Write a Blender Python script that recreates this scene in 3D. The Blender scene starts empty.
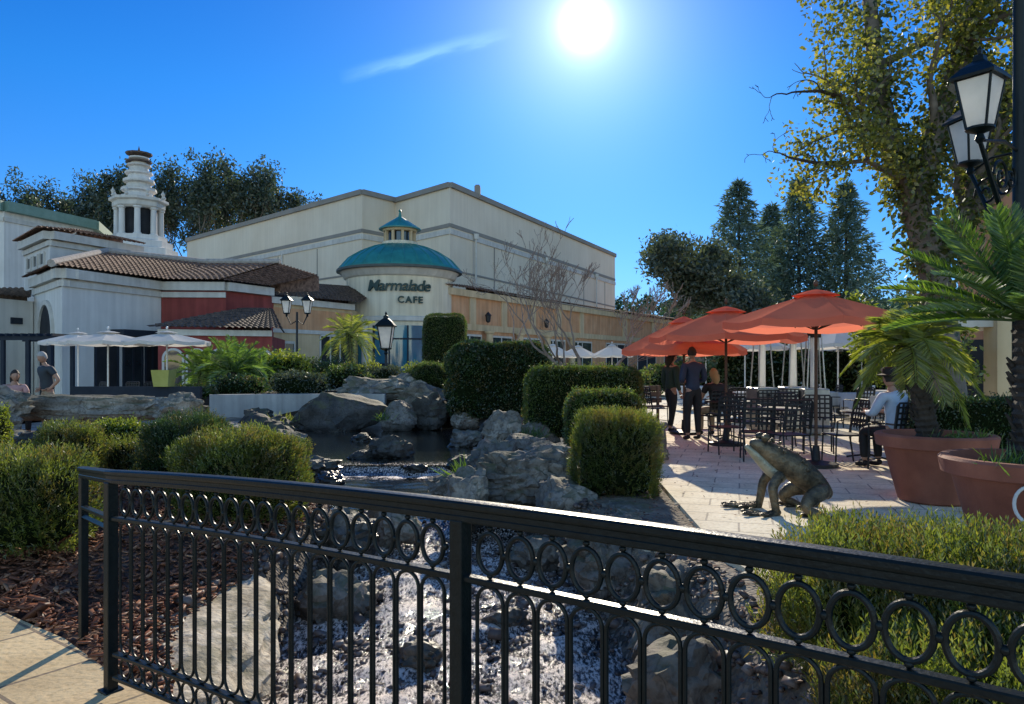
import bpy, bmesh, math, random
import numpy as np
from mathutils import Vector, Matrix, noise as mnoise
random.seed(7); rng = np.random.default_rng(7)
PI = math.pi
sc = bpy.context.scene
col = sc.collection
F = 740.0; EYE = 1.6; HZ = 365.0
def W(px, py, Y): return Vector(((px-512)/F*Y, Y, EYE+(HZ-py)/F*Y))   # survey helper: bearing + depth -> place
def WX(px, Y): return (px-512)/F*Y

# ------------------------------------------------------------------ materials
def _nt(name):
    m = bpy.data.materials.new(name); m.use_nodes = True
    nt = m.node_tree; nt.nodes.clear()
    out = nt.nodes.new('ShaderNodeOutputMaterial')
    return m, nt, out
def N(nt, t, **kw):
    n = nt.nodes.new(t)
    for k, v in kw.items():
        if k.startswith('i_'):
            key = k[2:]; n.inputs[int(key) if key.isdigit() else key.replace('_', ' ')].default_value = v
        else: setattr(n, k, v)
    return n
def L(nt, a, b): nt.links.new(a, b)
def rgba(c): return (c[0], c[1], c[2], 1.0)
def ramp(nt, fac, stops):
    r = nt.nodes.new('ShaderNodeValToRGB'); e = r.color_ramp.elements
    while len(e) > 1: e.remove(e[-1])
    e[0].position = stops[0][0]; e[0].color = rgba(stops[0][1])
    for p, c in stops[1:]:
        x = e.new(p); x.color = rgba(c)
    L(nt, fac, r.inputs[0]); return r
def mix(nt, fac, a, b, mode='MIX'):
    m = nt.nodes.new('ShaderNodeMix'); m.data_type = 'RGBA'; m.blend_type = mode
    if isinstance(fac, float): m.inputs[0].default_value = fac
    else: L(nt, fac, m.inputs[0])
    for i, v in ((6, a), (7, b)):
        if isinstance(v, tuple): m.inputs[i].default_value = rgba(v)
        else: L(nt, v, m.inputs[i])
    return m.outputs[2]
def surf(name, c1, c2, scale=3.0, rough=.8, bump=.3, bscale=40., metallic=0., streak=0., spec=.4, detail=6., lo=.3, hi=.7, coat=0.):
    m, nt, out = _nt(name)
    tc = N(nt, 'ShaderNodeTexCoord'); 
    n1 = N(nt, 'ShaderNodeTexNoise', i_Scale=scale, i_Detail=detail, i_Roughness=.6); L(nt, tc.outputs['Object'], n1.inputs['Vector'])
    r = ramp(nt, n1.outputs[0], [(lo, c1), (hi, c2)])
    c = r.outputs[0]
    if streak:
        mp = N(nt, 'ShaderNodeMapping'); mp.inputs['Scale'].default_value = (2.2, 2.2, .12); L(nt, tc.outputs['Object'], mp.inputs[0])
        n3 = N(nt, 'ShaderNodeTexNoise', i_Scale=1.6, i_Detail=5.); L(nt, mp.outputs[0], n3.inputs['Vector'])
        rr = ramp(nt, n3.outputs[0], [(.35, (1-streak,)*3), (.65, (1, 1, 1))])
        c = mix(nt, 1.0, c, rr.outputs[0], 'MULTIPLY')
    b = N(nt, 'ShaderNodeBsdfPrincipled', i_Roughness=rough, i_Metallic=metallic)
    b.inputs['Specular IOR Level'].default_value = spec; b.inputs['Coat Weight'].default_value = coat
    L(nt, c, b.inputs['Base Color'])
    n2 = N(nt, 'ShaderNodeTexNoise', i_Scale=bscale, i_Detail=5.); L(nt, tc.outputs['Object'], n2.inputs['Vector'])
    bp = N(nt, 'ShaderNodeBump', i_Strength=bump, i_Distance=.02); L(nt, n2.outputs[0], bp.inputs['Height']); L(nt, bp.outputs[0], b.inputs['Normal'])
    L(nt, b.outputs[0], out.inputs[0]); return m
def leafm(name, c1, c2, c3=None, trans=.45, gloss=.12, dead=0.):
    m, nt, out = _nt(name)
    g = N(nt, 'ShaderNodeNewGeometry')
    tc = N(nt, 'ShaderNodeTexCoord')
    n1 = N(nt, 'ShaderNodeTexNoise', i_Scale=2.2, i_Detail=3.); L(nt, tc.outputs['Object'], n1.inputs['Vector'])
    ad = N(nt, 'ShaderNodeMath', operation='ADD'); L(nt, g.outputs['Random Per Island'], ad.inputs[0]); L(nt, n1.outputs[0], ad.inputs[1])
    hf = N(nt, 'ShaderNodeMath', operation='MULTIPLY', i_1=.5); L(nt, ad.outputs[0], hf.inputs[0])
    st = [(.2, c1), (.62, c2)] + ([(.86, c3)] if c3 else [])
    r = ramp(nt, hf.outputs[0], st)
    if dead:
        oi = N(nt, 'ShaderNodeObjectInfo'); of = N(nt, 'ShaderNodeVectorMath', operation='ADD'); L(nt, tc.outputs['Object'], of.inputs[0]); L(nt, oi.outputs['Location'], of.inputs[1])
        nd = N(nt, 'ShaderNodeTexNoise', i_Scale=3.6, i_Detail=3.); L(nt, of.outputs[0], nd.inputs['Vector'])
        sm_ = N(nt, 'ShaderNodeMath', operation='MULTIPLY_ADD', i_1=.3); L(nt, g.outputs['Random Per Island'], sm_.inputs[0]); L(nt, nd.outputs[0], sm_.inputs[2])
        dr = ramp(nt, sm_.outputs[0], [(.80-dead*.12, (0, 0, 0)), (.92-dead*.12, (.85,)*3)]); cc = mix(nt, dr.outputs[0], r.outputs[0], (.17, .12, .045))
        nl = N(nt, 'ShaderNodeTexNoise', i_Scale=1.1, i_Detail=2.); L(nt, of.outputs[0], nl.inputs['Vector']); lr = ramp(nt, nl.outputs[0], [(.35, (.62, .7, .6)), (.62, (1.12, 1.08, 1.))]); cc = mix(nt, 1., cc, lr.outputs[0], 'MULTIPLY')
    else: cc = r.outputs[0]
    d = N(nt, 'ShaderNodeBsdfDiffuse'); t = N(nt, 'ShaderNodeBsdfTranslucent')
    L(nt, cc, d.inputs[0])
    tcx = mix(nt, 1.0, cc, (1.45, 1.5, .75), 'MULTIPLY'); L(nt, tcx, t.inputs[0])
    ms = N(nt, 'ShaderNodeMixShader', i_0=trans); L(nt, d.outputs[0], ms.inputs[1]); L(nt, t.outputs[0], ms.inputs[2])
    gl = N(nt, 'ShaderNodeBsdfGlossy', i_Roughness=.42); gl.inputs[0].default_value = (.8, .85, .9, 1)
    m2 = N(nt, 'ShaderNodeMixShader', i_0=gloss*.5); L(nt, ms.outputs[0], m2.inputs[1]); L(nt, gl.outputs[0], m2.inputs[2])
    L(nt, m2.outputs[0], out.inputs[0]); return m
def clothm(name, c, trans=.3, var=.15, sc_=4.):
    m, nt, out = _nt(name)
    tc = N(nt, 'ShaderNodeTexCoord'); n1 = N(nt, 'ShaderNodeTexNoise', i_Scale=sc_, i_Detail=5.); L(nt, tc.outputs['Object'], n1.inputs['Vector'])
    r = ramp(nt, n1.outputs[0], [(.3, tuple(x*(1-var) for x in c)), (.7, c)])
    d = N(nt, 'ShaderNodeBsdfDiffuse'); t = N(nt, 'ShaderNodeBsdfTranslucent')
    L(nt, r.outputs[0], d.inputs[0]); L(nt, r.outputs[0], t.inputs[0])
    ms = N(nt, 'ShaderNodeMixShader', i_0=trans); L(nt, d.outputs[0], ms.inputs[1]); L(nt, t.outputs[0], ms.inputs[2])
    L(nt, ms.outputs[0], out.inputs[0]); return m

M = {}
M['iron'] = surf('black_painted_iron', (.002, .006, .008), (.006, .012, .015), 30, .34, .12, 90, spec=.22, coat=.0)
M['iron_dull'] = surf('dull_dark_iron', (.007, .009, .012), (.02, .022, .026), 20, .5, .2, 70)
M['cream'] = surf('cream_stucco', (.74, .64, .46), (.83, .74, .57), .7, .9, .25, 30, streak=.22)
M['white_wall'] = surf('white_stucco', (.66, .635, .59), (.78, .755, .71), .5, .9, .25, 30, streak=.14)
M['beige_block'] = surf('beige_panel', (.72, .61, .46), (.81, .71, .56), .25, .9, .25, 20, streak=.07)
M['beige_dark'] = surf('dark_beige_panel', (.24, .22, .19), (.3, .28, .25), .5, .9, .2, 20)  # darker beige for coping, bands, joints and roof units
M['red_wall'] = surf('dusky_red_stucco', (.25, .05, .045), (.36, .08, .065), 1., .9, .25, 30, streak=.3)
M['orange_wall'] = surf('ochre_orange_stucco', (.62, .31, .15), (.72, .42, .24), 1., .9, .25, 30, streak=.25)
M['peach_wall'] = surf('peach_stucco', (.6, .45, .26), (.7, .55, .35), 1., .9, .25, 30, streak=.2)
M['trim'] = surf('pale_trim', (.56, .53, .47), (.68, .65, .59), 2., .8, .15, 30, streak=.15)
M['tile'] = surf('clay_roof_tile', (.09, .05, .035), (.33, .2, .14), 5., .85, .3, 40, lo=.35, hi=.68)
M['tile_dark'] = surf('dark_roof_tile', (.05, .04, .035), (.2, .14, .11), 5., .85, .3, 40, lo=.35, hi=.7)
M['teal'] = surf('teal_metal_roof', (.018, .17, .15), (.035, .26, .22), 1.2, .38, .08, 20, spec=.6, streak=.15)
M['green_trim'] = surf('verdigris_fascia', (.15, .25, .2), (.22, .33, .27), 2., .6, .1, 20)
M['glass'] = surf('dark_window_glass', (.012, .02, .026), (.03, .05, .06), .8, .05, .02, 3, spec=.8)
M['blueglass'] = surf('blue_tinted_glass', (.02, .12, .19), (.05, .2, .28), .5, .08, .02, 2, spec=.8)
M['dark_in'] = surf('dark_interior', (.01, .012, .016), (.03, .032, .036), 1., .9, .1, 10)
M['navy'] = surf('navy_trim_and_shade', (.012, .018, .03), (.025, .032, .045), 2., .8, .1, 20)  # navy parts, and the shade under the white umbrellas
M['awning'] = clothm('navy_awning_cloth', (.02, .04, .07), .1)
M['white_cloth'] = clothm('white_umbrella_cloth', (.78, .77, .73), .35, .06)
M['table_cloth'] = clothm('white_table_cloth', (.72, .72, .7), .15, .06)
M['red_cloth'] = clothm('red_umbrella_cloth', (.97, .3, .19), .58, .15, 1.6)
M['wood'] = surf('dark_stained_wood', (.05, .025, .014), (.12, .06, .035), 6., .6, .2, 50)
M['steel'] = surf('brushed_steel', (.3, .3, .29), (.48, .47, .45), 6., .32, .08, 80, metallic=.7)
M['lamp_glass'] = None
M['terracotta'] = surf('terracotta', (.26, .085, .055), (.38, .14, .09), 3., .75, .2, 50, streak=.25)
M['yellow'] = surf('mustard_planter', (.38, .36, .08), (.5, .47, .13), 3., .7, .1, 40)
M['soil'] = surf('dark_soil', (.02, .014, .01), (.05, .035, .025), 12., .95, .6, 60)
M['bronze'] = surf('patinated_bronze', (.05, .042, .03), (.24, .19, .12), 7., .42, .8, 28, metallic=.45, lo=.38, hi=.68)
M['bronze_belly'] = surf('worn_bronze_belly', (.24, .23, .17), (.42, .39, .29), 8., .4, .4, 30, metallic=.4)
M['trunk'] = surf('grey_bark', (.09, .075, .06), (.24, .2, .165), 5., .9, .8, 18)
M['trunk_dark'] = surf('dark_bark', (.025, .02, .016), (.075, .06, .05), 8., .9, .9, 25)
M['twig'] = surf('bare_twig_bark', (.19, .145, .12), (.34, .275, .23), 8., .85, .5, 30)
M['planks'] = surf('weathered_planks', (.1, .06, .04), (.22, .14, .1), 4., .8, .3, 40)
M['mulch'] = None
def rockm(name, c1, c2, c3, wet=None, vary=True):
    m, nt, out = _nt(name)
    tc = N(nt, 'ShaderNodeTexCoord'); g = N(nt, 'ShaderNodeNewGeometry')
    n1 = N(nt, 'ShaderNodeTexNoise', i_Scale=2.3, i_Detail=9., i_Roughness=.65); L(nt, tc.outputs['Object'], n1.inputs['Vector'])
    r = ramp(nt, n1.outputs[0], [(.3, c1), (.52, c2), (.72, c3)])
    v = N(nt, 'ShaderNodeTexVoronoi', feature='DISTANCE_TO_EDGE', i_Scale=3.2)
    nd = N(nt, 'ShaderNodeTexNoise', i_Scale=4., i_Detail=4.); L(nt, tc.outputs['Object'], nd.inputs['Vector'])
    dd = mix(nt, .25, tc.outputs['Object'], nd.outputs[1]); L(nt, dd, v.inputs['Vector'])
    cr = ramp(nt, v.outputs['Distance'], [(.0, (.45, .42, .4)), (.03, (1, 1, 1))])
    c = mix(nt, .8, r.outputs[0], cr.outputs[0], 'MULTIPLY')
    n4 = N(nt, 'ShaderNodeTexNoise', i_Scale=22., i_Detail=6.); L(nt, tc.outputs['Object'], n4.inputs['Vector'])
    sp = ramp(nt, n4.outputs[0], [(.36, (.5, .46, .42)), (.5, (1, 1, 1))]); n5 = N(nt, 'ShaderNodeTexNoise', i_Scale=.9, i_Detail=6.); L(nt, tc.outputs['Object'], n5.inputs['Vector']); st = ramp(nt, n5.outputs[0], [(.36, (.42, .4, .33)), (.54, (1, 1, 1))]); c = mix(nt, .75, c, st.outputs[0], 'MULTIPLY'); c = mix(nt, .7, c, sp.outputs[0], 'MULTIPLY')
    oi = N(nt, 'ShaderNodeObjectInfo'); ov = ramp(nt, oi.outputs['Random'], [(0., (.62, .64, .68)), (.35, (1.05, .98, .88)), (.7, (.85, .85, .86)), (1., (1.25, 1.16, 1.02))]); c = mix(nt, 1. if vary else 0., c, ov.outputs[0], 'MULTIPLY')
    sn = N(nt, 'ShaderNodeSeparateXYZ'); L(nt, g.outputs['Normal'], sn.inputs[0]); n6 = N(nt, 'ShaderNodeTexNoise', i_Scale=3.4, i_Detail=7.); L(nt, tc.outputs['Object'], n6.inputs['Vector'])
    mm = N(nt, 'ShaderNodeMath', operation='MULTIPLY_ADD', i_1=.35); L(nt, sn.outputs[2], mm.inputs[0]); L(nt, n6.outputs[0], mm.inputs[2])
    mo = ramp(nt, mm.outputs[0], [(.7 if vary else .86, (0, 0, 0)), (.84 if vary else .97, (.7, .7, .7))]); c = mix(nt, mo.outputs[0], c, (.085, .085, .035))
    b = N(nt, 'ShaderNodeBsdfPrincipled', i_Roughness=.78)
    if wet is not None:
        sx = N(nt, 'ShaderNodeSeparateXYZ'); L(nt, g.outputs['Position'], sx.inputs[0])
        mr = N(nt, 'ShaderNodeMapRange'); mr.inputs['From Min'].default_value = wet; mr.inputs['From Max'].default_value = wet+.22; L(nt, sx.outputs[2], mr.inputs[0])
        c = mix(nt, mr.outputs[0], mix(nt, 1.0, c, (.28, .26, .24), 'MULTIPLY'), c)
        m3 = N(nt, 'ShaderNodeMapRange'); m3.inputs['From Min'].default_value = wet; m3.inputs['From Max'].default_value = wet+.22
        m3.inputs['To Min'].default_value = .25; m3.inputs['To Max'].default_value = .8; L(nt, sx.outputs[2], m3.inputs[0]); L(nt, m3.outputs[0], b.inputs['Roughness'])
    L(nt, c, b.inputs['Base Color'])
    h4 = N(nt, 'ShaderNodeMath', operation='MULTIPLY', i_1=.3); L(nt, n4.outputs[0], h4.inputs[0]); hs = N(nt, 'ShaderNodeMath', operation='ADD'); L(nt, n1.outputs[0], hs.inputs[0]); L(nt, h4.outputs[0], hs.inputs[1])
    bp = N(nt, 'ShaderNodeBump', i_Strength=.8, i_Distance=.05); L(nt, hs.outputs[0], bp.inputs['Height']); L(nt, bp.outputs[0], b.inputs['Normal'])
    L(nt, b.outputs[0], out.inputs[0]); return m
M['rock'] = rockm('grey_boulder', (.11, .11, .11), (.24, .235, .225), (.44, .42, .39), -.1)
M['rock_low'] = rockm('wet_grey_boulder', (.15, .13, .11), (.3, .27, .23), (.48, .44, .39), -.5)
M['rock_tan'] = rockm('tan_sandstone', (.42, .35, .24), (.62, .53, .39), (.74, .66, .51), -.62, False)
M['rock_dark'] = rockm('dark_boulder', (.035, .035, .035), (.08, .08, .078), (.16, .15, .14), -.1)
def glassm():
    m, nt, out = _nt('frosted_lamp_glass')
    tc = N(nt, 'ShaderNodeTexCoord'); n1 = N(nt, 'ShaderNodeTexNoise', i_Scale=7., i_Detail=5.); L(nt, tc.outputs['Object'], n1.inputs['Vector'])
    r = ramp(nt, n1.outputs[0], [(.3, (.8, .81, .79)), (.7, (.93, .93, .9))])
    d = N(nt, 'ShaderNodeBsdfDiffuse'); t = N(nt, 'ShaderNodeBsdfTranslucent'); g = N(nt, 'ShaderNodeBsdfGlossy', i_Roughness=.15)
    L(nt, r.outputs[0], d.inputs[0]); L(nt, r.outputs[0], t.inputs[0])
    a = N(nt, 'ShaderNodeMixShader', i_0=.6); L(nt, d.outputs[0], a.inputs[1]); L(nt, t.outputs[0], a.inputs[2])
    b = N(nt, 'ShaderNodeMixShader', i_0=.06); L(nt, a.outputs[0], b.inputs[1]); L(nt, g.outputs[0], b.inputs[2])
    L(nt, b.outputs[0], out.inputs[0]); return m
M['lamp_glass'] = glassm()
def simple(name, c, rough=.7): return surf(name, tuple(x*.8 for x in c), c, 9., rough, .15, 60)
M['skin'] = simple('skin', (.42, .25, .18), .55)
M['hair_dark'] = simple('dark_hair', (.025, .02, .018)); M['hair_grey'] = simple('grey_hair', (.42, .4, .38)); M['hair_blond'] = simple('blond_hair', (.42, .27, .12))
M['c_navy'] = simple('navy_cloth', (.02, .035, .08)); M['c_green'] = simple('dark_green_cloth', (.02, .045, .035)); M['c_black'] = simple('black_cloth', (.012, .013, .016))
M['c_blue'] = simple('pale_blue_cloth', (.4, .52, .68)); M['c_pink'] = simple('pink_cloth', (.6, .36, .36)); M['c_stripe'] = simple('charcoal_shirt_cloth', (.03, .045, .06)); M['c_tan'] = simple('tan_cloth', (.35, .27, .18))
M['sign_letter'] = simple('dark_green_letter', (.015, .05, .045), .4)
M['white_paint'] = simple('white_painted_metal', (.78, .78, .76), .4)

# leaves
M['lf_rosemary'] = leafm('rosemary_leaf', (.045, .07, .018), (.165, .205, .042), (.36, .36, .085), .6, dead=1.)
M['lf_box'] = leafm('boxwood_leaf', (.035, .065, .016), (.12, .175, .04), (.29, .32, .075), .55, dead=.8)
M['lf_hedge'] = leafm('dark_hedge_leaf', (.018, .042, .018), (.05, .095, .032), (.11, .16, .05), .45, dead=.6)
M['lf_yellow'] = leafm('yellow_green_leaf', (.07, .11, .015), (.2, .24, .03), (.33, .34, .05), .55)
M['lf_palm'] = leafm('palm_leaflet', (.05, .11, .018), (.13, .22, .036), (.26, .33, .07), .58)
M['lf_date'] = leafm('date_palm_leaflet', (.1, .135, .02), (.27, .3, .05), (.46, .43, .1), .6)
M['lf_euc'] = leafm('eucalyptus_leaf', (.025, .046, .034), (.06, .09, .06), (.15, .165, .11), .4)
M['lf_con'] = leafm('hazed_conifer_needle', (.06, .1, .085), (.11, .165, .135), (.16, .22, .17), .35)  # haze put into the needle colours: lighter and bluer
M['lf_broad'] = leafm('olive_leaf', (.035, .05, .035), (.075, .095, .06), (.14, .15, .09), .4)
M['lf_syc'] = leafm('sycamore_leaf', (.065, .09, .016), (.22, .22, .042), (.46, .38, .09), .62)
M['lf_ivy'] = leafm('ivy_leaf', (.035, .055, .015), (.1, .12, .03), (.24, .22, .06), .5)
M['lf_hill'] = leafm('far_tree_leaf', (.02, .05, .03), (.04, .085, .05), (.07, .12, .06), .3)
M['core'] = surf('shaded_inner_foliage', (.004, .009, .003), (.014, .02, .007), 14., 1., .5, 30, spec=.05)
M['chip'] = leafm('bark_chip', (.08, .03, .017), (.24, .1, .055), (.46, .27, .16), .02, .05)
M['pebble'] = leafm('stream_pebble', (.05, .035, .03), (.16, .12, .1), (.3, .27, .25), .0, .08)

# ------------------------------------------------------------------ mesh helpers
def newobj(name, me, parent=None, loc=None):
    o = bpy.data.objects.new(name, me); col.objects.link(o)
    if parent: o.parent = parent
    if loc is not None: o.location = loc
    return o
def tag(o, label=None, cat=None, group=None, kind=None):
    if label: o['label'] = label
    if cat: o['category'] = cat
    if group: o['group'] = group
    if kind: o['kind'] = kind
    return o
def empty(name, loc, rz=0., label=None, cat=None, group=None):
    o = bpy.data.objects.new(name, None); col.objects.link(o); o.location = loc; o.rotation_euler = (0, 0, rz); o.empty_display_size = .2
    return tag(o, label, cat, group)
def copy_tree(o, parent=None, label=None, loc=None, rz=None, scale=None):
    c = o.copy(); col.objects.link(c); c.parent = parent
    for ch in list(o.children): copy_tree(ch, c)
    if label: c['label'] = label
    if loc is not None: c.location = loc
    if rz is not None: c.rotation_euler = (0, 0, rz)
    if scale is not None: c.scale = (scale,)*3 if not hasattr(scale, '__len__') else scale
    return c
class MB:
    def __init__(s): s.v = []; s.f = []; s.mi = []
    def add(s, vs, fs, mi=0):
        n = len(s.v); s.v += [tuple(p) for p in vs]; s.f += [tuple(i+n for i in f) for f in fs]; s.mi += [mi]*len(fs); return s
    def box(s, c, d, rz=0., mi=0, rot=None):
        R = rot if rot is not None else Matrix.Rotation(rz, 3, 'Z'); c = Vector(c)
        P = [c + R @ Vector((x*d[0]/2, y*d[1]/2, z*d[2]/2)) for x, y, z in ((-1,-1,-1),(1,-1,-1),(1,1,-1),(-1,1,-1),(-1,-1,1),(1,-1,1),(1,1,1),(-1,1,1))]
        return s.add(P, [(0,3,2,1),(4,5,6,7),(0,1,5,4),(1,2,6,5),(2,3,7,6),(3,0,4,7)], mi)
    def prism(s, pts, z0, z1, mi=0):
        a = sum(pts[i][0]*pts[(i+1)%len(pts)][1]-pts[(i+1)%len(pts)][0]*pts[i][1] for i in range(len(pts)))
        if a < 0: pts = pts[::-1]
        n = len(pts); z1s = z1 if hasattr(z1, '__len__') else [z1]*n
        P = [(p[0], p[1], z0) for p in pts] + [(p[0], p[1], z) for p, z in zip(pts, z1s)]
        return s.add(P, [tuple(range(n))[::-1], tuple(range(n, 2*n))] + [(i, (i+1)%n, (i+1)%n+n, i+n) for i in range(n)], mi)
    def seg(s, p0, p1, z0, z1, t, off=0., mi=0):
        # box along p0-p1, thickness t, its face offset off towards the viewer's side (left normal flipped to face the plaza)
        a = Vector((p0[0], p0[1])); b = Vector((p1[0], p1[1])); d = (b-a).normalized(); n = Vector((d.y, -d.x))
        if n.dot((a+b)/2 - Vector((0, 0))) > 0: n = -n
        a2 = a+n*off; b2 = b+n*off
        return s.prism([a2, b2, b2-n*t, a2-n*t], z0, z1, mi)
    def tube(s, pts, r, n=8, mi=0, cap=True):
        pts = [Vector(p) for p in pts]; rs = r if hasattr(r, '__len__') else [r]*len(pts)
        V = []; Fc = []; up = Vector((0, 0, 1)); prev = None
        for i, p in enumerate(pts):
            d = (pts[min(i+1, len(pts)-1)]-pts[max(i-1, 0)])
            d = d.normalized() if d.length > 1e-9 else Vector((0, 0, 1))
            if prev is None:
                x = d.cross(up)
                if x.length < 1e-3: x = d.cross(Vector((1, 0, 0)))
            else: x = prev - d*prev.dot(d)
            x.normalize(); prev = x; y = d.cross(x)
            for k in range(n):
                a = 2*PI*k/n; V.append(p + (x*math.cos(a)+y*math.sin(a))*rs[i])
        for i in range(len(pts)-1):
            for k in range(n): Fc.append((i*n+k, i*n+(k+1)%n, (i+1)*n+(k+1)%n, (i+1)*n+k))
        if cap: Fc += [tuple(range(n))[::-1], tuple((len(pts)-1)*n+k for k in range(n))]
        return s.add(V, Fc, mi)
    def loop(s, pts, r, n=6, mi=0, nrm=None):
        # closed tube in a plane with normal nrm
        pts = [Vector(p) for p in pts]; m = len(pts); V = []; Fc = []
        for i, p in enumerate(pts):
            d = (pts[(i+1)%m]-pts[i-1]).normalized(); x = nrm; y = d.cross(x).normalized()
            for k in range(n):
                a = 2*PI*k/n; V.append(p+(x*math.cos(a)+y*math.sin(a))*r)
        for i in range(m):
            j = (i+1)%m
            for k in range(n): Fc.append((i*n+k, i*n+(k+1)%n, j*n+(k+1)%n, j*n+k))
        return s.add(V, Fc, mi)
    def lathe(s, prof, c=(0, 0, 0), n=24, mi=0, a0=0., sq=1.):
        V = []; Fc = []
        for r, z in prof:
            for k in range(n):
                a = a0+2*PI*k/n; V.append((c[0]+r*math.cos(a), c[1]+r*math.sin(a)*sq, c[2]+z))
        for i in range(len(prof)-1):
            for k in range(n): Fc.append((i*n+k, i*n+(k+1)%n, (i+1)*n+(k+1)%n, (i+1)*n+k))
        if prof[0][0] > 1e-4: Fc.append(tuple(range(n))[::-1])
        if prof[-1][0] > 1e-4: Fc.append(tuple((len(prof)-1)*n+k for k in range(n)))
        return s.add(V, Fc, mi)
    def sphere(s, c, r, n=10, mi=0):
        rr = r if hasattr(r, '__len__') else (r, r, r); V = []; Fc = []
        m = max(4, n//2+1)
        for i in range(m+1):
            t = PI*i/m
            for k in range(n):
                a = 2*PI*k/n; V.append((c[0]+rr[0]*math.sin(t)*math.cos(a), c[1]+rr[1]*math.sin(t)*math.sin(a), c[2]-rr[2]*math.cos(t)))
        for i in range(m):
            for k in range(n): Fc.append((i*n+k, i*n+(k+1)%n, (i+1)*n+(k+1)%n, (i+1)*n+k))
        return s.add(V, Fc, mi)
    def build(s, name, mats, parent=None, org=None, smooth=False, bevel=0., weld=False):
        me = bpy.data.meshes.new(name); o = Vector(org) if org is not None else Vector((0, 0, 0))
        me.from_pydata([tuple(Vector(p)-o) for p in s.v], [], s.f)
        mats = mats if isinstance(mats, (list, tuple)) else [mats]
        for m in mats: me.materials.append(m)
        me.polygons.foreach_set('material_index', s.mi)
        if weld or smooth:
            bm = bmesh.new(); bm.from_mesh(me); bmesh.ops.remove_doubles(bm, verts=bm.verts, dist=1e-5); bm.to_mesh(me); bm.free()
        if smooth:
            me.polygons.foreach_set('use_smooth', [True]*len(me.polygons))
            try: me.set_sharp_from_angle(angle=math.radians(42))
            except Exception: pass
        ob = newobj(name, me, parent, loc=(o if parent is None else None))
        if bevel:
            md = ob.modifiers.new('b', 'BEVEL'); md.width = bevel; md.segments = 2; md.limit_method = 'ANGLE'; md.angle_limit = math.radians(40)
        return ob
def np_mesh(name, V, Fq, mats, parent=None, mi=None, loc=None, smooth=False):
    me = bpy.data.meshes.new(name); V = np.asarray(V, dtype=np.float32); Fq = np.asarray(Fq, dtype=np.int32)
    me.vertices.add(len(V)); me.vertices.foreach_set('co', V.ravel())
    k = Fq.shape[1]; me.loops.add(Fq.size); me.loops.foreach_set('vertex_index', Fq.ravel())
    me.polygons.add(len(Fq)); me.polygons.foreach_set('loop_start', np.arange(0, Fq.size, k, dtype=np.int32))
    mats = mats if isinstance(mats, (list, tuple)) else [mats]
    for m in mats: me.materials.append(m)
    if mi is not None: me.polygons.foreach_set('material_index', np.asarray(mi, dtype=np.int32))
    if smooth: me.polygons.foreach_set('use_smooth', np.ones(len(Fq), dtype=bool))
    me.update(calc_edges=True); me.validate()
    return newobj(name, me, parent, loc)
def unit(a): return a/np.maximum(np.linalg.norm(a, axis=-1, keepdims=True), 1e-9)
def leaves(P, D, Ln, Wd, flat=None, fold=0.):
    """rhombic leaf quads: base at P, running along D"""
    n = len(P); D = unit(D); Ln = np.broadcast_to(Ln, n)[:, None]; Wd = np.broadcast_to(Wd, n)[:, None]
    r = rng.normal(size=(n, 3)) if flat is None else flat
    S = unit(np.cross(D, r)); U = np.cross(S, D)
    m = P + D*Ln*.48 + U*fold*Ln
    V = np.stack([P, m+S*Wd*.5, P+D*Ln, m-S*Wd*.5], 1).reshape(-1, 3)
    return V, np.arange(4*n).reshape(-1, 4)
def cat_mesh(parts):
    V = []; Fs = []; MI = []; o = 0
    for v, f, mi in parts:
        V.append(v); Fs.append(f+o); MI.append(np.full(len(f), mi)); o += len(v)
    return np.concatenate(V), np.concatenate(Fs), np.concatenate(MI)
def vnoise(P, s, seed=0):
    return np.array([mnoise.noise(Vector((p[0]*s+seed*7.3, p[1]*s-seed*3.1, p[2]*s+seed*1.7))) for p in P])

# ---- bushes
def super_pts(n, size, e=.5, top_only=True, noisy=.12, seed=0):
    """points + normals on a superellipsoid (e -> boxy) of half sizes `size`, base at z=0"""
    sx, sy, sz = size; ar = np.array([sy*sz, sx*sz, sx*sy*.8]); fc = rng.choice(3, n, p=ar/ar.sum()); p = rng.uniform(-1, 1, (n, 3)); sg = np.where(rng.random(n) < .5, -1., 1.)
    sg = np.where((fc == 2) & (sg < 0), 1., sg); p[np.arange(n), fc] = sg
    k = (np.abs(p)**(2/e)).sum(1)**(e/2); p = p/k[:, None]
    nz = 1+noisy*vnoise(p, 2.3, seed)
    return p*np.array(size)*nz[:, None]+np.array([0, 0, size[2]]), unit(p/np.array(size))
def core_mesh(size, e, k=.84, nu=28, nv=18, seed=0, noisy=.1):
    V = []
    for i in range(nv+1):
        t = PI*i/nv
        for j in range(nu):
            a = 2*PI*j/nu; V.append((math.sin(t)*math.cos(a), math.sin(t)*math.sin(a), -math.cos(t)))
    d = np.array(V); p = np.sign(d)*np.abs(d)**e; kk = (np.abs(p)**(2/e)).sum(1)**(e/2); p = p/np.maximum(kk, 1e-6)[:, None]
    nz = 1+noisy*vnoise(p, 2.3, seed)
    V = p*np.array(size)*k*nz[:, None]+np.array([0, 0, size[2]])
    Fq = [(i*nu+j, i*nu+(j+1)%nu, (i+1)*nu+(j+1)%nu, (i+1)*nu+j) for i in range(nv) for j in range(nu)]
    return V, np.array(Fq)
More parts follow.
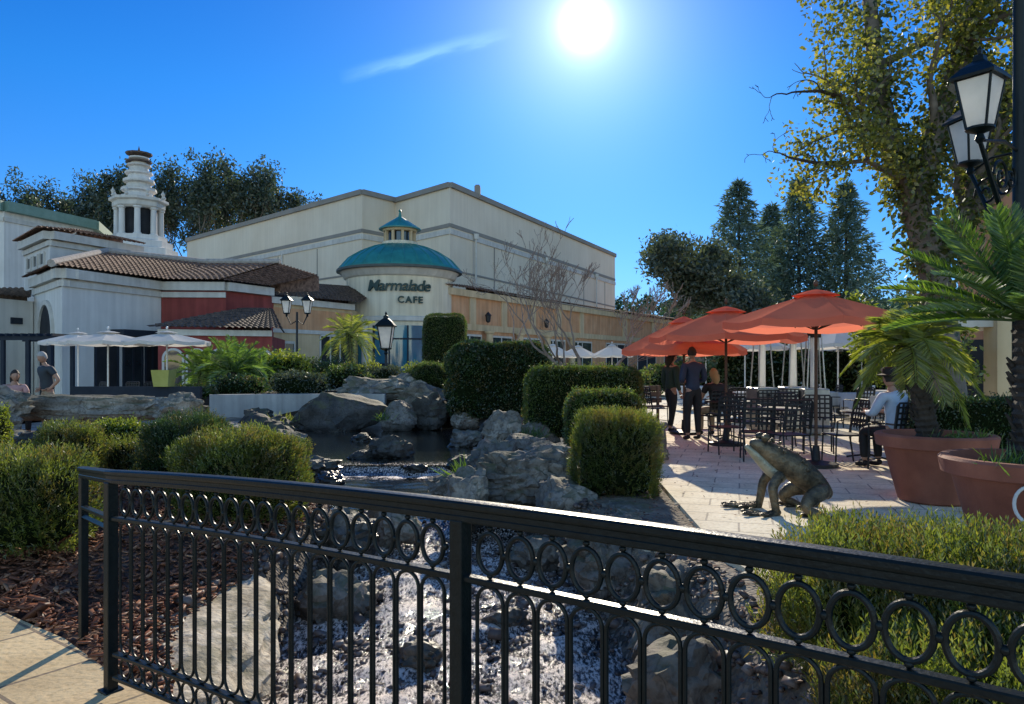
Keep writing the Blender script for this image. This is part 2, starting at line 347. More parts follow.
def bush(name, loc, size, style, label, cat='bush', group=None, rz=0., mat=None, dens=1., seed=0, e=None, spike=1.):
    """size = half extents"""
    sx, sy, sz = size; area = 4*(sx*sy+sx*sz+sy*sz)*1.3
    parts = []
    if style == 'rosemary':      # upright soft spikes
        e = e or .75; n = int(area*520*dens); P, Nn = super_pts(n, size, e, noisy=.22, seed=seed)
        up = np.array([0, 0, 1.]); D = unit(Nn*.55/spike+up*.75*spike+rng.normal(size=P.shape)*.22)
        SL = spike*rng.uniform(.09, .2, n)*(.8+.5*np.clip(P[:, 2]/(2*sz), 0, 1)); P = P-D*SL[:, None]*.5
        NK = int(15*spike)
        for k in range(NK):
            t = (k+.5)/NK; Q = P+D*(SL*t)[:, None]
            dd = unit(D*(.75+.5*t)+unit(rng.normal(size=P.shape))*.75)
            v, f = leaves(Q, dd, rng.uniform(.028, .05, n)*(1.15-.4*t), .0062+.003*rng.random(n)); parts.append((v, f, 0))
        mat = mat or M['lf_rosemary']; kc = .84
    else:
        e = e or (.45 if style == 'box' else .7); n = int(area*2600*dens); P, Nn = super_pts(n, size, e, noisy=.06 if style == 'box' else .16, seed=seed)
        P = P-Nn*(rng.random(n)**2*.08)[:, None]
        D = unit(Nn*.6+rng.normal(size=P.shape)*.6+np.array([0, 0, .35]))
        ls = .045 if style in ('box', 'ball') else .06
        v, f = leaves(P, D, rng.uniform(.7, 1.3, n)*ls/math.sqrt(max(dens, .12))*.8, rng.uniform(.5, .7, n)*ls/math.sqrt(max(dens, .12))*.8); parts.append((v, f, 0))
        # odd escaping shoots
        m = n//40; idx = rng.integers(0, n, m); idx = idx[P[idx, 2] > sz*.9]
        for k in range(4):
            Q = P[idx]+np.array([0, 0, .03*k])+rng.normal(size=(len(idx), 3))*.008
            v, f = leaves(Q, unit(rng.normal(size=Q.shape)+np.array([0, 0, .6])), .04, .02); parts.append((v, f, 0))
        mat = mat or M['lf_box']; kc = .93
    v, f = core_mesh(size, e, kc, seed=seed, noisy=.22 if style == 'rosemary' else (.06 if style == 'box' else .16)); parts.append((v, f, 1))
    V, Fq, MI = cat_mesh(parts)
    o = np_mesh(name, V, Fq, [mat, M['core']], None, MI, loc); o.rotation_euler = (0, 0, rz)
    return tag(o, label, cat, group)

# ---- rocks
def rock(name, c, size, label, mat='rock', rz=0., seed=1, sub=4, tilt=(0, 0), rough=1., cat='rock', group=None, flat=.0):
    bm = bmesh.new(); bmesh.ops.create_icosphere(bm, subdivisions=sub, radius=1.)
    R = random.Random(seed); planes = []
    for _ in range(13):
        n = Vector((R.gauss(0, 1), R.gauss(0, 1), R.gauss(0, .8))).normalized(); planes.append((n, R.uniform(.62, .95)))
    if flat: planes.append((Vector((.05, -.1, 1)).normalized(), flat))
    for v in bm.verts:
        p = v.co.copy()
        for n, d in planes:
            k = p.dot(n)
            if k > d: p -= n*(k-d)*.88
        q = p*1.3+Vector((seed*3.7, seed*1.3, 0))
        dsp = mnoise.fractal(q, 1., 2.1, 5)*.17*rough + mnoise.fractal(q*4, .8, 2., 4)*.05*rough
        rg = 1-abs(mnoise.noise(q*1.9+Vector((9, 2, 4))))*2
        dsp -= max(0, rg-.62)*.34*rough                         # fissures
        st = (q.z*2.6+q.x*.7+mnoise.noise(q*1.3)*.8); st = st-math.floor(st)
        dsp += (.045 if st < .5 else -.02)*rough*min(1, abs(st-.5)*6)   # bedding ledges
        p *= 1+dsp
        v.co = Vector((p.x*size[0], p.y*size[1], p.z*size[2]))
    me = bpy.data.meshes.new(name); bm.to_mesh(me); bm.free(); me.materials.append(M[mat])
    me.polygons.foreach_set('use_smooth', [True]*len(me.polygons))
    try: me.set_sharp_from_angle(angle=math.radians(35))
    except Exception: pass
    o = newobj(name, me, None, c); o.rotation_euler = (tilt[0], tilt[1], rz)
    return tag(o, label, cat, group)

# ------------------------------------------------------------------ camera, sun, sky
cam = bpy.data.cameras.new('camera'); co = newobj('camera', cam); co.location = (0, 0, EYE); co.rotation_euler = (PI/2, 0, 0)
cam.sensor_width = 36; cam.lens = F/1024*36; cam.shift_y = (HZ-352)/1024; cam.clip_start = .05; cam.clip_end = 9000
sc.camera = co
sc.view_settings.view_transform = 'Standard'; sc.view_settings.look = 'None'; sc.view_settings.exposure = 0
SAZ, SEL = math.radians(5.63), math.radians(24.6)
SD = Vector((math.sin(SAZ)*math.cos(SEL), math.cos(SAZ)*math.cos(SEL), math.sin(SEL)))
sl = bpy.data.lights.new('sun', 'SUN'); sl.energy = 5.0; sl.angle = math.radians(.55); sl.color = (1., .88, .68)
so = newobj('sun', sl); so.rotation_euler = (-SD).to_track_quat('-Z', 'Y').to_euler()
w = bpy.data.worlds.new('World'); sc.world = w; w.use_nodes = True; nt = w.node_tree; nt.nodes.clear()
out = N(nt, 'ShaderNodeOutputWorld'); bg = N(nt, 'ShaderNodeBackground', i_Strength=.15)
sky = N(nt, 'ShaderNodeTexSky', sky_type='NISHITA', sun_disc=False); sky.sun_elevation = SEL; sky.sun_rotation = SAZ
sky.air_density = 1.; sky.dust_density = .1; sky.ozone_density = 2.0; sky.altitude = 300
tc = N(nt, 'ShaderNodeTexCoord')
hs = N(nt, 'ShaderNodeHueSaturation', i_Saturation=1.1, i_Value=1.0); L(nt, sky.outputs[0], hs.inputs['Color'])
TINT = True
# wispy contrail, laid out by direction in the sky
sx = N(nt, 'ShaderNodeSeparateXYZ'); L(nt, tc.outputs['Generated'], sx.inputs[0])
def mth(op, a, b=None):
    n = N(nt, 'ShaderNodeMath', operation=op)
    for i, v in ((0, a), (1, b)):
        if v is None: continue
        if isinstance(v, (int, float)): n.inputs[i].default_value = v
        else: L(nt, v, n.inputs[i])
    return n.outputs[0]
zr = ramp(nt, sx.outputs[2], [(0., (.26, .40, .86)), (.12, (.23, .52, .93)), (.33, (.10, .53, 1.0)), (.5, (.035, .43, .97))])
# sky behind the viewer brightened and whitened, added to lift shaded surfaces
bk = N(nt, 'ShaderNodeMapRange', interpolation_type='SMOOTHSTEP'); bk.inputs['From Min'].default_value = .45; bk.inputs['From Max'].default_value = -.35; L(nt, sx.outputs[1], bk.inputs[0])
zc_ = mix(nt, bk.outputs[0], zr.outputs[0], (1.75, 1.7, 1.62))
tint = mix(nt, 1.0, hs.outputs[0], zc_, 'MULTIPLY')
yy = mth('MAXIMUM', sx.outputs[1], .05); u = mth('DIVIDE', sx.outputs[0], yy); v_ = mth('DIVIDE', sx.outputs[2], yy)
A = Vector((-.235, .388)); B = Vector((0., .452)); d = (B-A); ln = d.length; d.normalize()
s1 = mth('ADD', mth('MULTIPLY', mth('SUBTRACT', u, A.x), d.x), mth('MULTIPLY', mth('SUBTRACT', v_, A.y), d.y))
s2 = mth('ADD', mth('MULTIPLY', mth('SUBTRACT', u, A.x), -d.y), mth('MULTIPLY', mth('SUBTRACT', v_, A.y), d.x))
cv = N(nt, 'ShaderNodeCombineXYZ'); L(nt, mth('MULTIPLY', s1, 14), cv.inputs[0]); L(nt, mth('MULTIPLY', s2, 60), cv.inputs[1])
cn = N(nt, 'ShaderNodeTexNoise', i_Scale=1., i_Detail=5.); L(nt, cv.outputs[0], cn.inputs['Vector'])
s2w = mth('ADD', s2, mth('MULTIPLY', mth('SUBTRACT', cn.outputs[0], .5), .02))
g2 = mth('POWER', 2.718, mth('MULTIPLY', mth('POWER', mth('ABSOLUTE', mth('DIVIDE', s2w, .0075)), 2), -1))
tt = mth('DIVIDE', s1, ln); bell = mth('MAXIMUM', mth('MULTIPLY', mth('MULTIPLY', tt, mth('SUBTRACT', 1, tt)), 4), 0)
cm = mth('MULTIPLY', mth('MULTIPLY', g2, bell), mth('MULTIPLY', cn.outputs[0], 1.9))
ctr = mix(nt, 1.0, tint, mix(nt, cm, (0, 0, 0), (1., 1.5, 2.1)), 'ADD')
# sun disc with its aureole
dt = N(nt, 'ShaderNodeVectorMath', operation='DOT_PRODUCT'); nv = N(nt, 'ShaderNodeVectorMath', operation='NORMALIZE'); L(nt, tc.outputs['Generated'], nv.inputs[0]); L(nt, nv.outputs[0], dt.inputs[0]); dt.inputs[1].default_value = SD
ang = mth('MULTIPLY', mth('ARCCOSINE', mth('MINIMUM', dt.outputs['Value'], 1.)), 180/PI)
disc = mth('MULTIPLY', mth('POWER', 2.718, mth('MULTIPLY', mth('POWER', mth('DIVIDE', ang, .9), 1.3), -1)), 24.)
h1 = mth('MULTIPLY', mth('POWER', 2.718, mth('DIVIDE', ang, -3.2)), 6.0)
h2 = mth('MULTIPLY', mth('POWER', 2.718, mth('DIVIDE', ang, -8.5)), 1.6)
au = mth('ADD', mth('ADD', disc, h1), h2)
auc = mix(nt, 1.0, (1., 1., .98), (1, 1, 1), 'MULTIPLY')
vm = N(nt, 'ShaderNodeVectorMath', operation='SCALE'); vm.inputs[0].default_value = (1., 1.04, 1.08); L(nt, au, vm.inputs['Scale'])
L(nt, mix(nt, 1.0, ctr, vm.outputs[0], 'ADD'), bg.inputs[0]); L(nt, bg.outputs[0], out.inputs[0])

# ------------------------------------------------------------------ terrain
def sm(a, b, x): t = np.clip((x-a)/(b-a), 0, 1); return t*t*(3-2*t)
CH = [(2.3,-4,1.5,-1.0),(1.0,0.,1.4,-.9),(.1,3.,1.25,-.82),(-.4,5.,1.5,-.76),(-.55,6.5,1.4,-.68),(-.8,8.5,1.1,-.55),(-1.6,10.5,1.4,-.55),(-2.1,12.5,1.7,-.45),(-2.2,15,3.2,-.4),(-2.4,17.,3.9,-.4),(-2.4,18.2,3.9,-.4)]
def chan(x, y):
    """distance ratio to stream centre line, bed height"""
    best = np.full(x.shape, 1e9); bed = np.zeros(x.shape)
    for (x0, y0, w0, b0), (x1, y1, w1, b1) in zip(CH[:-1], CH[1:]):
        dx, dy = x1-x0, y1-y0; t = np.clip(((x-x0)*dx+(y-y0)*dy)/(dx*dx+dy*dy), 0, 1)
        dd = np.hypot(x-x0-t*dx, y-y0-t*dy); r = dd/(w0+t*(w1-w0)); m = r < best
        best = np.where(m, r, best); bed = np.where(m, b0+t*(b1-b0), bed)
    return best, bed
RD = Vector((.8, -.6)); RO = Vector((-.157, 2.26)); RN = Vector((.6, .8))      # railing line, its direction, normal away from the viewer
def bank(x, y):
    cx = np.interp(y, [c[1] for c in CH], [c[0] for c in CH])
    right = .1+0*x; left = -.02+.24*sm(4.6, 8, y)-.1*sm(9, 13, y)
    h = np.where(x > cx, right, left)
    s = (x-RO.x)*RN.x+(y-RO.y)*RN.y          # distance beyond the railing
    return np.where(s < .15, -.09, h)
def hgt(x, y):
    r, bed = chan(x, y); b = bank(x, y)
    k = sm(.72, 1.3, r); return bed+(b-bed)*k
def axis(dens, lo, hi, far):
    a = list(np.arange(lo, hi+1e-6, dens)); g = dens
    v = hi
    while v < far: g *= 1.35; v += g; a.append(v)
    g = dens; v = lo
    while v > -far: g *= 1.35; v -= g; a.insert(0, v)
    return np.array(a)
ax = axis(.11, -8, 5, 4000); ay = axis(.11, .6, 21, 5000)
gx, gy = np.meshgrid(ax, ay); gz = hgt(gx, gy)
near = (np.abs(gx) < 12) & (gy > -2) & (gy < 24)
P3 = np.stack([gx.ravel(), gy.ravel(), gz.ravel()], 1)
nz = np.zeros(len(P3)); ii = np.nonzero(near.ravel())[0]
nz[ii] = vnoise(P3[ii], 1.1)*.05+vnoise(P3[ii], 4., 3)*.025
P3[:, 2] += nz*np.where((gx.ravel() > 1.6) & (gy.ravel() > 4.5), .15, 1)
nx = len(ax); ny = len(ay); I = np.arange(nx*ny).reshape(ny, nx)
Fq = np.stack([I[:-1, :-1], I[:-1, 1:], I[1:, 1:], I[1:, :-1]], -1).reshape(-1, 4)
def groundm():
    m, nt, out = _nt('bank_soil_and_gravel')
    at = N(nt, 'ShaderNodeAttribute', attribute_name='mulch'); tc = N(nt, 'ShaderNodeTexCoord'); far = N(nt, 'ShaderNodeAttribute', attribute_name='bed')
    n1 = N(nt, 'ShaderNodeTexNoise', i_Scale=3., i_Detail=8.); L(nt, tc.outputs['Object'], n1.inputs['Vector'])
    v = N(nt, 'ShaderNodeTexVoronoi', i_Scale=26.); L(nt, tc.outputs['Object'], v.inputs['Vector'])
    soil = ramp(nt, n1.outputs[0], [(.3, (.09, .07, .05)), (.55, (.2, .165, .125)), (.72, (.3, .26, .2))])
    bed = ramp(nt, v.outputs['Color'], [(.2, (.02, .018, .013)), (.5, (.07, .055, .04)), (.85, (.2, .17, .14))])
    mu = ramp(nt, v.outputs['Color'], [(.2, (.03, .014, .009)), (.5, (.09, .042, .025)), (.8, (.19, .1, .06))])
    c = mix(nt, far.outputs['Fac'], soil.outputs[0], bed.outputs[0]); c = mix(nt, at.outputs['Fac'], c, mu.outputs[0])
    b = N(nt, 'ShaderNodeBsdfPrincipled', i_Roughness=.9); L(nt, c, b.inputs['Base Color'])
    bp = N(nt, 'ShaderNodeBump', i_Strength=.7, i_Distance=.03); L(nt, v.outputs['Distance'], bp.inputs['Height']); L(nt, bp.outputs[0], b.inputs['Normal'])
    L(nt, b.outputs[0], out.inputs[0]); return m
ground = np_mesh('ground', P3, Fq, groundm(), smooth=True); tag(ground, kind='structure')
fx, fy = P3[:, 0], P3[:, 1]; rr, _ = chan(fx, fy)
cxl = np.interp(fy, [c[1] for c in CH], [c[0] for c in CH])
mul = np.where((fx < cxl) & (fy < 16) & (fx > -14), sm(1.0, 1.25, rr), 0.)
for nm, dat in (('mulch', mul), ('bed', 1-sm(.95, 1.2, rr))):
    a = ground.data.attributes.new(nm, 'FLOAT', 'POINT'); a.data.foreach_set('value', dat.astype(np.float32))

# paving: a sheet above the ground
def pavem(name, c1, c2, mortar, sc_, rz, rough=.85):
    m, nt, out = _nt(name)
    tc = N(nt, 'ShaderNodeTexCoord'); mp = N(nt, 'ShaderNodeMapping'); mp.inputs['Rotation'].default_value = (0, 0, rz); L(nt, tc.outputs['Object'], mp.inputs[0])
    nd = N(nt, 'ShaderNodeTexNoise', i_Scale=1.5, i_Detail=3.); L(nt, tc.outputs['Object'], nd.inputs['Vector'])
    wv = mix(nt, .03, mp.outputs[0], nd.outputs[1])
    br = N(nt, 'ShaderNodeTexBrick', i_Scale=sc_); br.inputs['Mortar Size'].default_value = .012; br.inputs['Color1'].default_value = rgba(c1); br.inputs['Color2'].default_value = rgba(c2); br.inputs['Mortar'].default_value = rgba(mortar)
    br.inputs['Brick Width'].default_value = .75; br.inputs['Row Height'].default_value = .5; L(nt, wv, br.inputs['Vector'])
    n1 = N(nt, 'ShaderNodeTexNoise', i_Scale=2.2, i_Detail=8.); L(nt, tc.outputs['Object'], n1.inputs['Vector'])
    n2 = N(nt, 'ShaderNodeTexNoise', i_Scale=28., i_Detail=6.); L(nt, tc.outputs['Object'], n2.inputs['Vector'])
    r1 = ramp(nt, n1.outputs[0], [(.3, (.78, .75, .7)), (.58, (1, 1, 1))]); r2 = ramp(nt, n2.outputs[0], [(.33, (.78, .76, .72)), (.5, (1, 1, 1))])
    c = mix(nt, 1., mix(nt, 1., br.outputs[0], r1.outputs[0], 'MULTIPLY'), r2.outputs[0], 'MULTIPLY')
    b = N(nt, 'ShaderNodeBsdfPrincipled', i_Roughness=rough); L(nt, c, b.inputs['Base Color'])
    ad = N(nt, 'ShaderNodeMath', operation='SUBTRACT'); L(nt, n2.outputs[0], ad.inputs[0]); L(nt, br.outputs['Fac'], ad.inputs[1])
    bp = N(nt, 'ShaderNodeBump', i_Strength=.5, i_Distance=.015); L(nt, ad.outputs[0], bp.inputs['Height']); L(nt, bp.outputs[0], b.inputs['Normal'])
    L(nt, b.outputs[0], out.inputs[0]); return m
GP = .15
pt = [(1.75,4.7),(1.62,5.6),(1.7,7),(1.85,9.5),(2.5,12.5),(2.9,16),(2.2,20.5),(.5,22.3),(-3,23),(-6.5,23.2),(-12,21.5),(-40,21.5),(-60,110),(60,110),(45,3.2),(4.6,3.9),(2.9,5.0)]
pa = MB().prism(pt, .0, GP); o = pa.build('patio', pavem('patio_paving', (.88, .78, .58), (.82, .71, .52), (.42, .36, .28), 1.3, .3)); tag(o, kind='structure')
lp = MB().prism([(-5.2,16.2),(-5.4,14.6),(-8,14.4),(-30,15),(-40,21.49),(-12,21.49),(-7.2,21.4),(-6.6,19)], .0, .12); o = lp.build('restaurant_terrace', pavem('terrace_paving', (.3, .26, .22), (.26, .23, .2), (.14, .12, .1), 1.3, .1)); tag(o, kind='structure')

# bridge deck (arched slab) and the walk that leads onto it
def rtop(t): return EYE-.40-.0105*(t-1)**2
def rpt(t, s=0.): return (RO.x+RD.x*t+RN.x*s, RO.y+RD.y*t+RN.y*s)
dk = MB(); ts = np.linspace(-2.34, 4.4, 25); ss = [.1, -3.4]
V = []
for t in ts:
    z = rtop(t)-1.078
    for s in ss:
        x, y = rpt(t, s); V += [(x, y, z), (x, y, z-.32)]
Fs = []
for i in range(len(ts)-1):
    a = i*4; b = a+4
    Fs += [(a, b, b+2, a+2), (a+1, a+3, b+3, b+1), (a, a+1, b+1, b), (a+2, b+2, b+3, a+3)]
Fs += [(0, 2, 3, 1), (len(ts)*4-4, len(ts)*4-3, len(ts)*4-1, len(ts)*4-2)]
dk.add(V, Fs); o = dk.build('bridge_deck', pavem('deck_stone', (.74, .55, .3), (.66, .49, .27), (.26, .2, .13), 1.1, .64)); tag(o, kind='structure')
x0, y0 = rpt(-2.342, .1); x1, y1 = rpt(-2.342, -3.4)
pw = MB().prism([(x0, y0), (-2.62, 4.33), (-3.28, 4.78), (-9, 8.4), (-14, 6), (-9, -5), (x1, y1)], -.16, rtop(-2.342)-1.082)
o = pw.build('footpath', pavem('path_stone', (.76, .57, .31), (.68, .51, .28), (.27, .2, .13), 1.1, .64)); tag(o, kind='structure')

pz = MB().prism([(-9, -3.6), (9, -3.6), (60, -8), (60, -70), (-60, -70), (-60, -8)], -.2, -.02); o = pz.build('plaza', pavem('plaza_paving', (.72, .64, .52), (.66, .58, .46), (.34, .29, .22), 1.3, .1)); tag(o, kind='structure')
# ------------------------------------------------------------------ water
def waterm(name, wav, dark=.28, foam_c=(.8, .68, .6)):
    m, nt, out = _nt(name)
    tc = N(nt, 'ShaderNodeTexCoord'); at = N(nt, 'ShaderNodeAttribute', attribute_name='foam')
    mp = N(nt, 'ShaderNodeMapping'); mp.inputs['Scale'].default_value = (1, .38, 1); L(nt, tc.outputs['Object'], mp.inputs[0])
    n1 = N(nt, 'ShaderNodeTexNoise', i_Scale=5., i_Detail=5., i_Roughness=.6); L(nt, mp.outputs[0], n1.inputs['Vector'])
    n2 = N(nt, 'ShaderNodeTexNoise', i_Scale=42., i_Detail=9., i_Roughness=.7); L(nt, mp.outputs[0], n2.inputs['Vector'])
    hh = N(nt, 'ShaderNodeMath', operation='MULTIPLY_ADD', i_1=.45); L(nt, n2.outputs[0], hh.inputs[0]); L(nt, n1.outputs[0], hh.inputs[2])
    cp = N(nt, 'ShaderNodeAttribute', attribute_name='chop'); cs = N(nt, 'ShaderNodeMath', operation='MULTIPLY', i_1=wav); L(nt, cp.outputs['Fac'], cs.inputs[0])
    bp = N(nt, 'ShaderNodeBump', i_Distance=.06); L(nt, cs.outputs[0], bp.inputs['Strength']); L(nt, hh.outputs[0], bp.inputs['Height'])
    fa = N(nt, 'ShaderNodeMath', operation='MULTIPLY_ADD', i_1=4.6, i_2=-2.3); L(nt, n2.outputs[0], fa.inputs[0])
    fb = N(nt, 'ShaderNodeMath', operation='MULTIPLY_ADD', i_1=1.6); L(nt, at.outputs['Fac'], fb.inputs[0]); L(nt, fa.outputs[0], fb.inputs[2])
    fr = ramp(nt, fb.outputs[0], [(.3, (0, 0, 0)), (.95, (1, 1, 1))])
    b = N(nt, 'ShaderNodeBsdfPrincipled', i_Roughness=.06); b.inputs['Base Color'].default_value = (.008, .014, .012, 1); b.inputs['IOR'].default_value = 1.33
    b.inputs['Transmission Weight'].default_value = .0
    tr = N(nt, 'ShaderNodeBsdfTransparent'); tr.inputs[0].default_value = (.6, .52, .42, 1)
    fz = N(nt, 'ShaderNodeFresnel', i_IOR=1.33); L(nt, bp.outputs[0], fz.inputs['Normal']); L(nt, bp.outputs[0], b.inputs['Normal'])
    gl = N(nt, 'ShaderNodeBsdfGlossy', i_Roughness=.07); L(nt, bp.outputs[0], gl.inputs['Normal'])
    w1 = N(nt, 'ShaderNodeMixShader', i_0=dark); L(nt, tr.outputs[0], w1.inputs[1]); L(nt, b.outputs[0], w1.inputs[2])
    w2 = N(nt, 'ShaderNodeMixShader'); L(nt, fz.outputs[0], w2.inputs[0]); L(nt, w1.outputs[0], w2.inputs[1]); L(nt, gl.outputs[0], w2.inputs[2])
    fo = N(nt, 'ShaderNodeBsdfPrincipled', i_Roughness=.5); fo.inputs['Base Color'].default_value = rgba(foam_c); L(nt, bp.outputs[0], fo.inputs['Normal'])
    w3 = N(nt, 'ShaderNodeMixShader'); gt = N(nt, 'ShaderNodeMath', operation='MULTIPLY', i_1=7., use_clamp=True); L(nt, at.outputs['Fac'], gt.inputs[0]); gm = N(nt, 'ShaderNodeMath', operation='MULTIPLY'); L(nt, gt.outputs[0], gm.inputs[0]); L(nt, fr.outputs[0], gm.inputs[1]); L(nt, gm.outputs[0], w3.inputs[0]); L(nt, w2.outputs[0], w3.inputs[1]); L(nt, fo.outputs[0], w3.inputs[2])
    L(nt, w3.outputs[0], out.inputs[0]); return m
# pond: a sheet at z=-.1
px_ = np.arange(-7.2, 2.6, .12); py_ = np.arange(12.55, 20.6, .12); X, Y = np.meshgrid(px_, py_)
Z = np.full(X.shape, -.1); fo = .18*np.exp(-((Y-12.6)/.35)**2)+.0*X
VV = np.stack([X.ravel(), Y.ravel(), Z.ravel()], 1); I = np.arange(X.size).reshape(X.shape)
Fq = np.stack([I[:-1, :-1], I[:-1, 1:], I[1:, 1:], I[1:, :-1]], -1).reshape(-1, 4)
pond = np_mesh('pond_water', VV, Fq, waterm('still_pond_water', .09, .97), smooth=True); tag(pond, kind='structure')
a = pond.data.attributes.new('foam', 'FLOAT', 'POINT'); a.data.foreach_set('value', fo.ravel().astype(np.float32))
# stream: strip that steps down from the pond and runs under the bridge
ys = np.concatenate([np.arange(-3, 9, .05), np.arange(9, 12.3, .05), np.arange(12.3, 12.72, .02)])
def wz(y):
    return np.interp(y, [-3, 4.6, 5.2, 6.4, 7.0, 8.6, 9.0, 12.3, 12.42, 12.6, 12.72], [-.62, -.6, -.57, -.52, -.48, -.42, -.3, -.24, -.21, -.11, -.098])
us = np.linspace(-1.35, 1.35, 60)
X = np.zeros((len(ys), len(us))); Y = np.zeros_like(X); Z = np.zeros_like(X); FO = np.zeros_like(X)
for i, y in enumerate(ys):
    cx = np.interp(y, [c[1] for c in CH], [c[0] for c in CH]); wd = np.interp(y, [c[1] for c in CH], [c[2] for c in CH])
    X[i] = cx+us*wd; Y[i] = y
    Z[i] = wz(y)
    dzdy = (wz(y+.03)-wz(y-.03))/.06
    FO[i] = np.clip(dzdy*.6, 0, .5)
amp = np.clip(1-(Y-8)/1.5, .15, 1)*np.clip((12.3-Y)/.4, 0, 1)
Pn = np.stack([X.ravel(), Y.ravel(), np.zeros(X.size)], 1)
na = vnoise(Pn, 2.2, 1).reshape(X.shape); nb = vnoise(Pn, 6.5, 2).reshape(X.shape)
Z += (na*.06+nb*.045)*amp
FO += np.where(Y < 8.8, .33+.24*na+.2*nb, 0)*np.clip((8.8-Y)/.8, 0, 1)
FO = np.where((Y > 11.5) & (Y < 12.4), FO+.5*np.exp(-((Y-12.2)/.25)**2)*(.6+nb*1.2), FO)
VV = np.stack([X.ravel(), Y.ravel(), Z.ravel()], 1); I = np.arange(X.size).reshape(X.shape)
Fq = np.stack([I[:-1, :-1], I[:-1, 1:], I[1:, 1:], I[1:, :-1]], -1).reshape(-1, 4)
stream = np_mesh('stream_water', VV, Fq, waterm('running_stream_water', .8), smooth=True); tag(stream, kind='structure')
a = stream.data.attributes.new('foam', 'FLOAT', 'POINT'); a.data.foreach_set('value', np.clip(FO, 0, 1).ravel().astype(np.float32))

a = pond.data.attributes.new('chop', 'FLOAT', 'POINT'); a.data.foreach_set('value', np.ones(len(pond.data.vertices), dtype=np.float32))
a = stream.data.attributes.new('chop', 'FLOAT', 'POINT'); a.data.foreach_set('value', np.where(Y > 8.7, .16, 1.).ravel().astype(np.float32))
# pebbles and bark chips: uncountable
def scatter_solids(name, pts, size, mat, flat=(1, .7, .45), chips=False):
    n = len(pts)
    if chips: B = np.array([(-1,-.3,-.12),(1,-.2,-.12),(1.1,.3,-.12),(-.9,.25,-.12),(-1,-.3,.12),(1,-.2,.12),(1.1,.3,.12),(-.9,.25,.12)])
    else: B = np.array([(-1,-1,-1),(1,-1,-1),(1,1,-1),(-1,1,-1),(-.9,-.8,1),(.8,-.9,1),(.9,.8,1),(-.8,.9,1)])*np.array(flat)*.6
    Fb = np.array([(0,3,2,1),(4,5,6,7),(0,1,5,4),(1,2,6,5),(2,3,7,6),(3,0,4,7)])
    V = []
    a = rng.uniform(0, 2*PI, n); tx = rng.normal(0, .35, n); ty = rng.normal(0, .35, n); s = size*rng.lognormal(0, .45, n)
    X = B[None]*s[:, None, None]
    c, sn = np.cos(tx)[:, None], np.sin(tx)[:, None]; y, z = X[..., 1]*c-X[..., 2]*sn, X[..., 1]*sn+X[..., 2]*c; x = X[..., 0]
    c, sn = np.cos(ty)[:, None], np.sin(ty)[:, None]; x, z = x*c+z*sn, -x*sn+z*c
    c, sn = np.cos(a)[:, None], np.sin(a)[:, None]; x, y = x*c-y*sn, x*sn+y*c
    V = np.stack([x, y, z], -1)+pts[:, None, :]
    Fq = (Fb[None]+np.arange(n)[:, None, None]*8).reshape(-1, 4)
    o = np_mesh(name, V.reshape(-1, 3), Fq, mat); return tag(o, kind='stuff')
n = 26000; q = np.stack([rng.uniform(-7, -1.2, n), rng.uniform(3.6, 9.5, n)], 1)
r_, _ = chan(q[:, 0], q[:, 1]); sd = (q[:, 0]-RO.x)*RN.x+(q[:, 1]-RO.y)*RN.y
lim = np.interp(q[:, 0], [-9, -3.28, -2.62, -1.9], [8.4, 4.78, 4.33, 3.7])
k = (r_ > 1.12) & (q[:, 1] > lim+.03) & (sd > .12); q = q[k]
chips = scatter_solids('bark_mulch', np.column_stack([q, hgt(q[:, 0], q[:, 1])+rng.uniform(.0, .035, len(q))+.02]), .024, M['chip'], chips=True)
tag(chips, 'red-brown bark mulch covering the bank beside the paved path', 'mulch')
n = 8500; q = np.stack([rng.uniform(-2.6, 3, n), rng.uniform(2.4, 9.5, n)], 1)
r_, _ = chan(q[:, 0], q[:, 1]); k = (r_ < 1.3); q = q[k]
z = np.maximum(hgt(q[:, 0], q[:, 1])+.02, wz(q[:, 1])+.012-.09*rng.random(len(q)))
peb = scatter_solids('stream_pebbles', np.column_stack([q, z]), .034, M['pebble']); tag(peb, 'loose brown and grey pebbles along the bed of the stream', 'pebbles')

# leaf litter caught along the banks, the paving edge and the deck
def litter(name, q, z, lab):
    n = len(q); P = np.column_stack([q, z+rng.uniform(.006, .02, n)]); a = rng.uniform(0, 2*PI, n); D = np.column_stack([np.cos(a), np.sin(a), rng.normal(0, .18, n)])
    v, f = leaves(P, D, rng.uniform(.025, .06, n), rng.uniform(.015, .03, n), flat=np.column_stack([rng.normal(0, .2, n), rng.normal(0, .2, n), np.ones(n)]).astype(float)[:, [1, 0, 2]])
    o = np_mesh(name, v, f, M['chip']); tag(o, lab, 'leaf litter', kind='stuff')
n = 5200; q = np.stack([rng.uniform(-1, 3.2, n), rng.uniform(3.6, 12.5, n)], 1); r_, _ = chan(q[:, 0], q[:, 1]); pl_ = np.interp(q[:, 1], [4.7, 5.6, 7, 9.5, 12.5], [1.75, 1.62, 1.7, 1.85, 2.5]); k = (r_ > .95) & (q[:, 0] < pl_); q = q[k]
litter('leaf_litter', q, hgt(q[:, 0], q[:, 1])+.03, 'brown fallen leaves between the rocks and the paving edge on the right bank')
n = 170; q = np.stack([1.9+rng.gamma(1.3, .7, n), rng.uniform(4.8, 13, n)], 1); litter('leaf_litter', q, np.full(n, GP), 'a few dry leaves blown onto the patio paving')
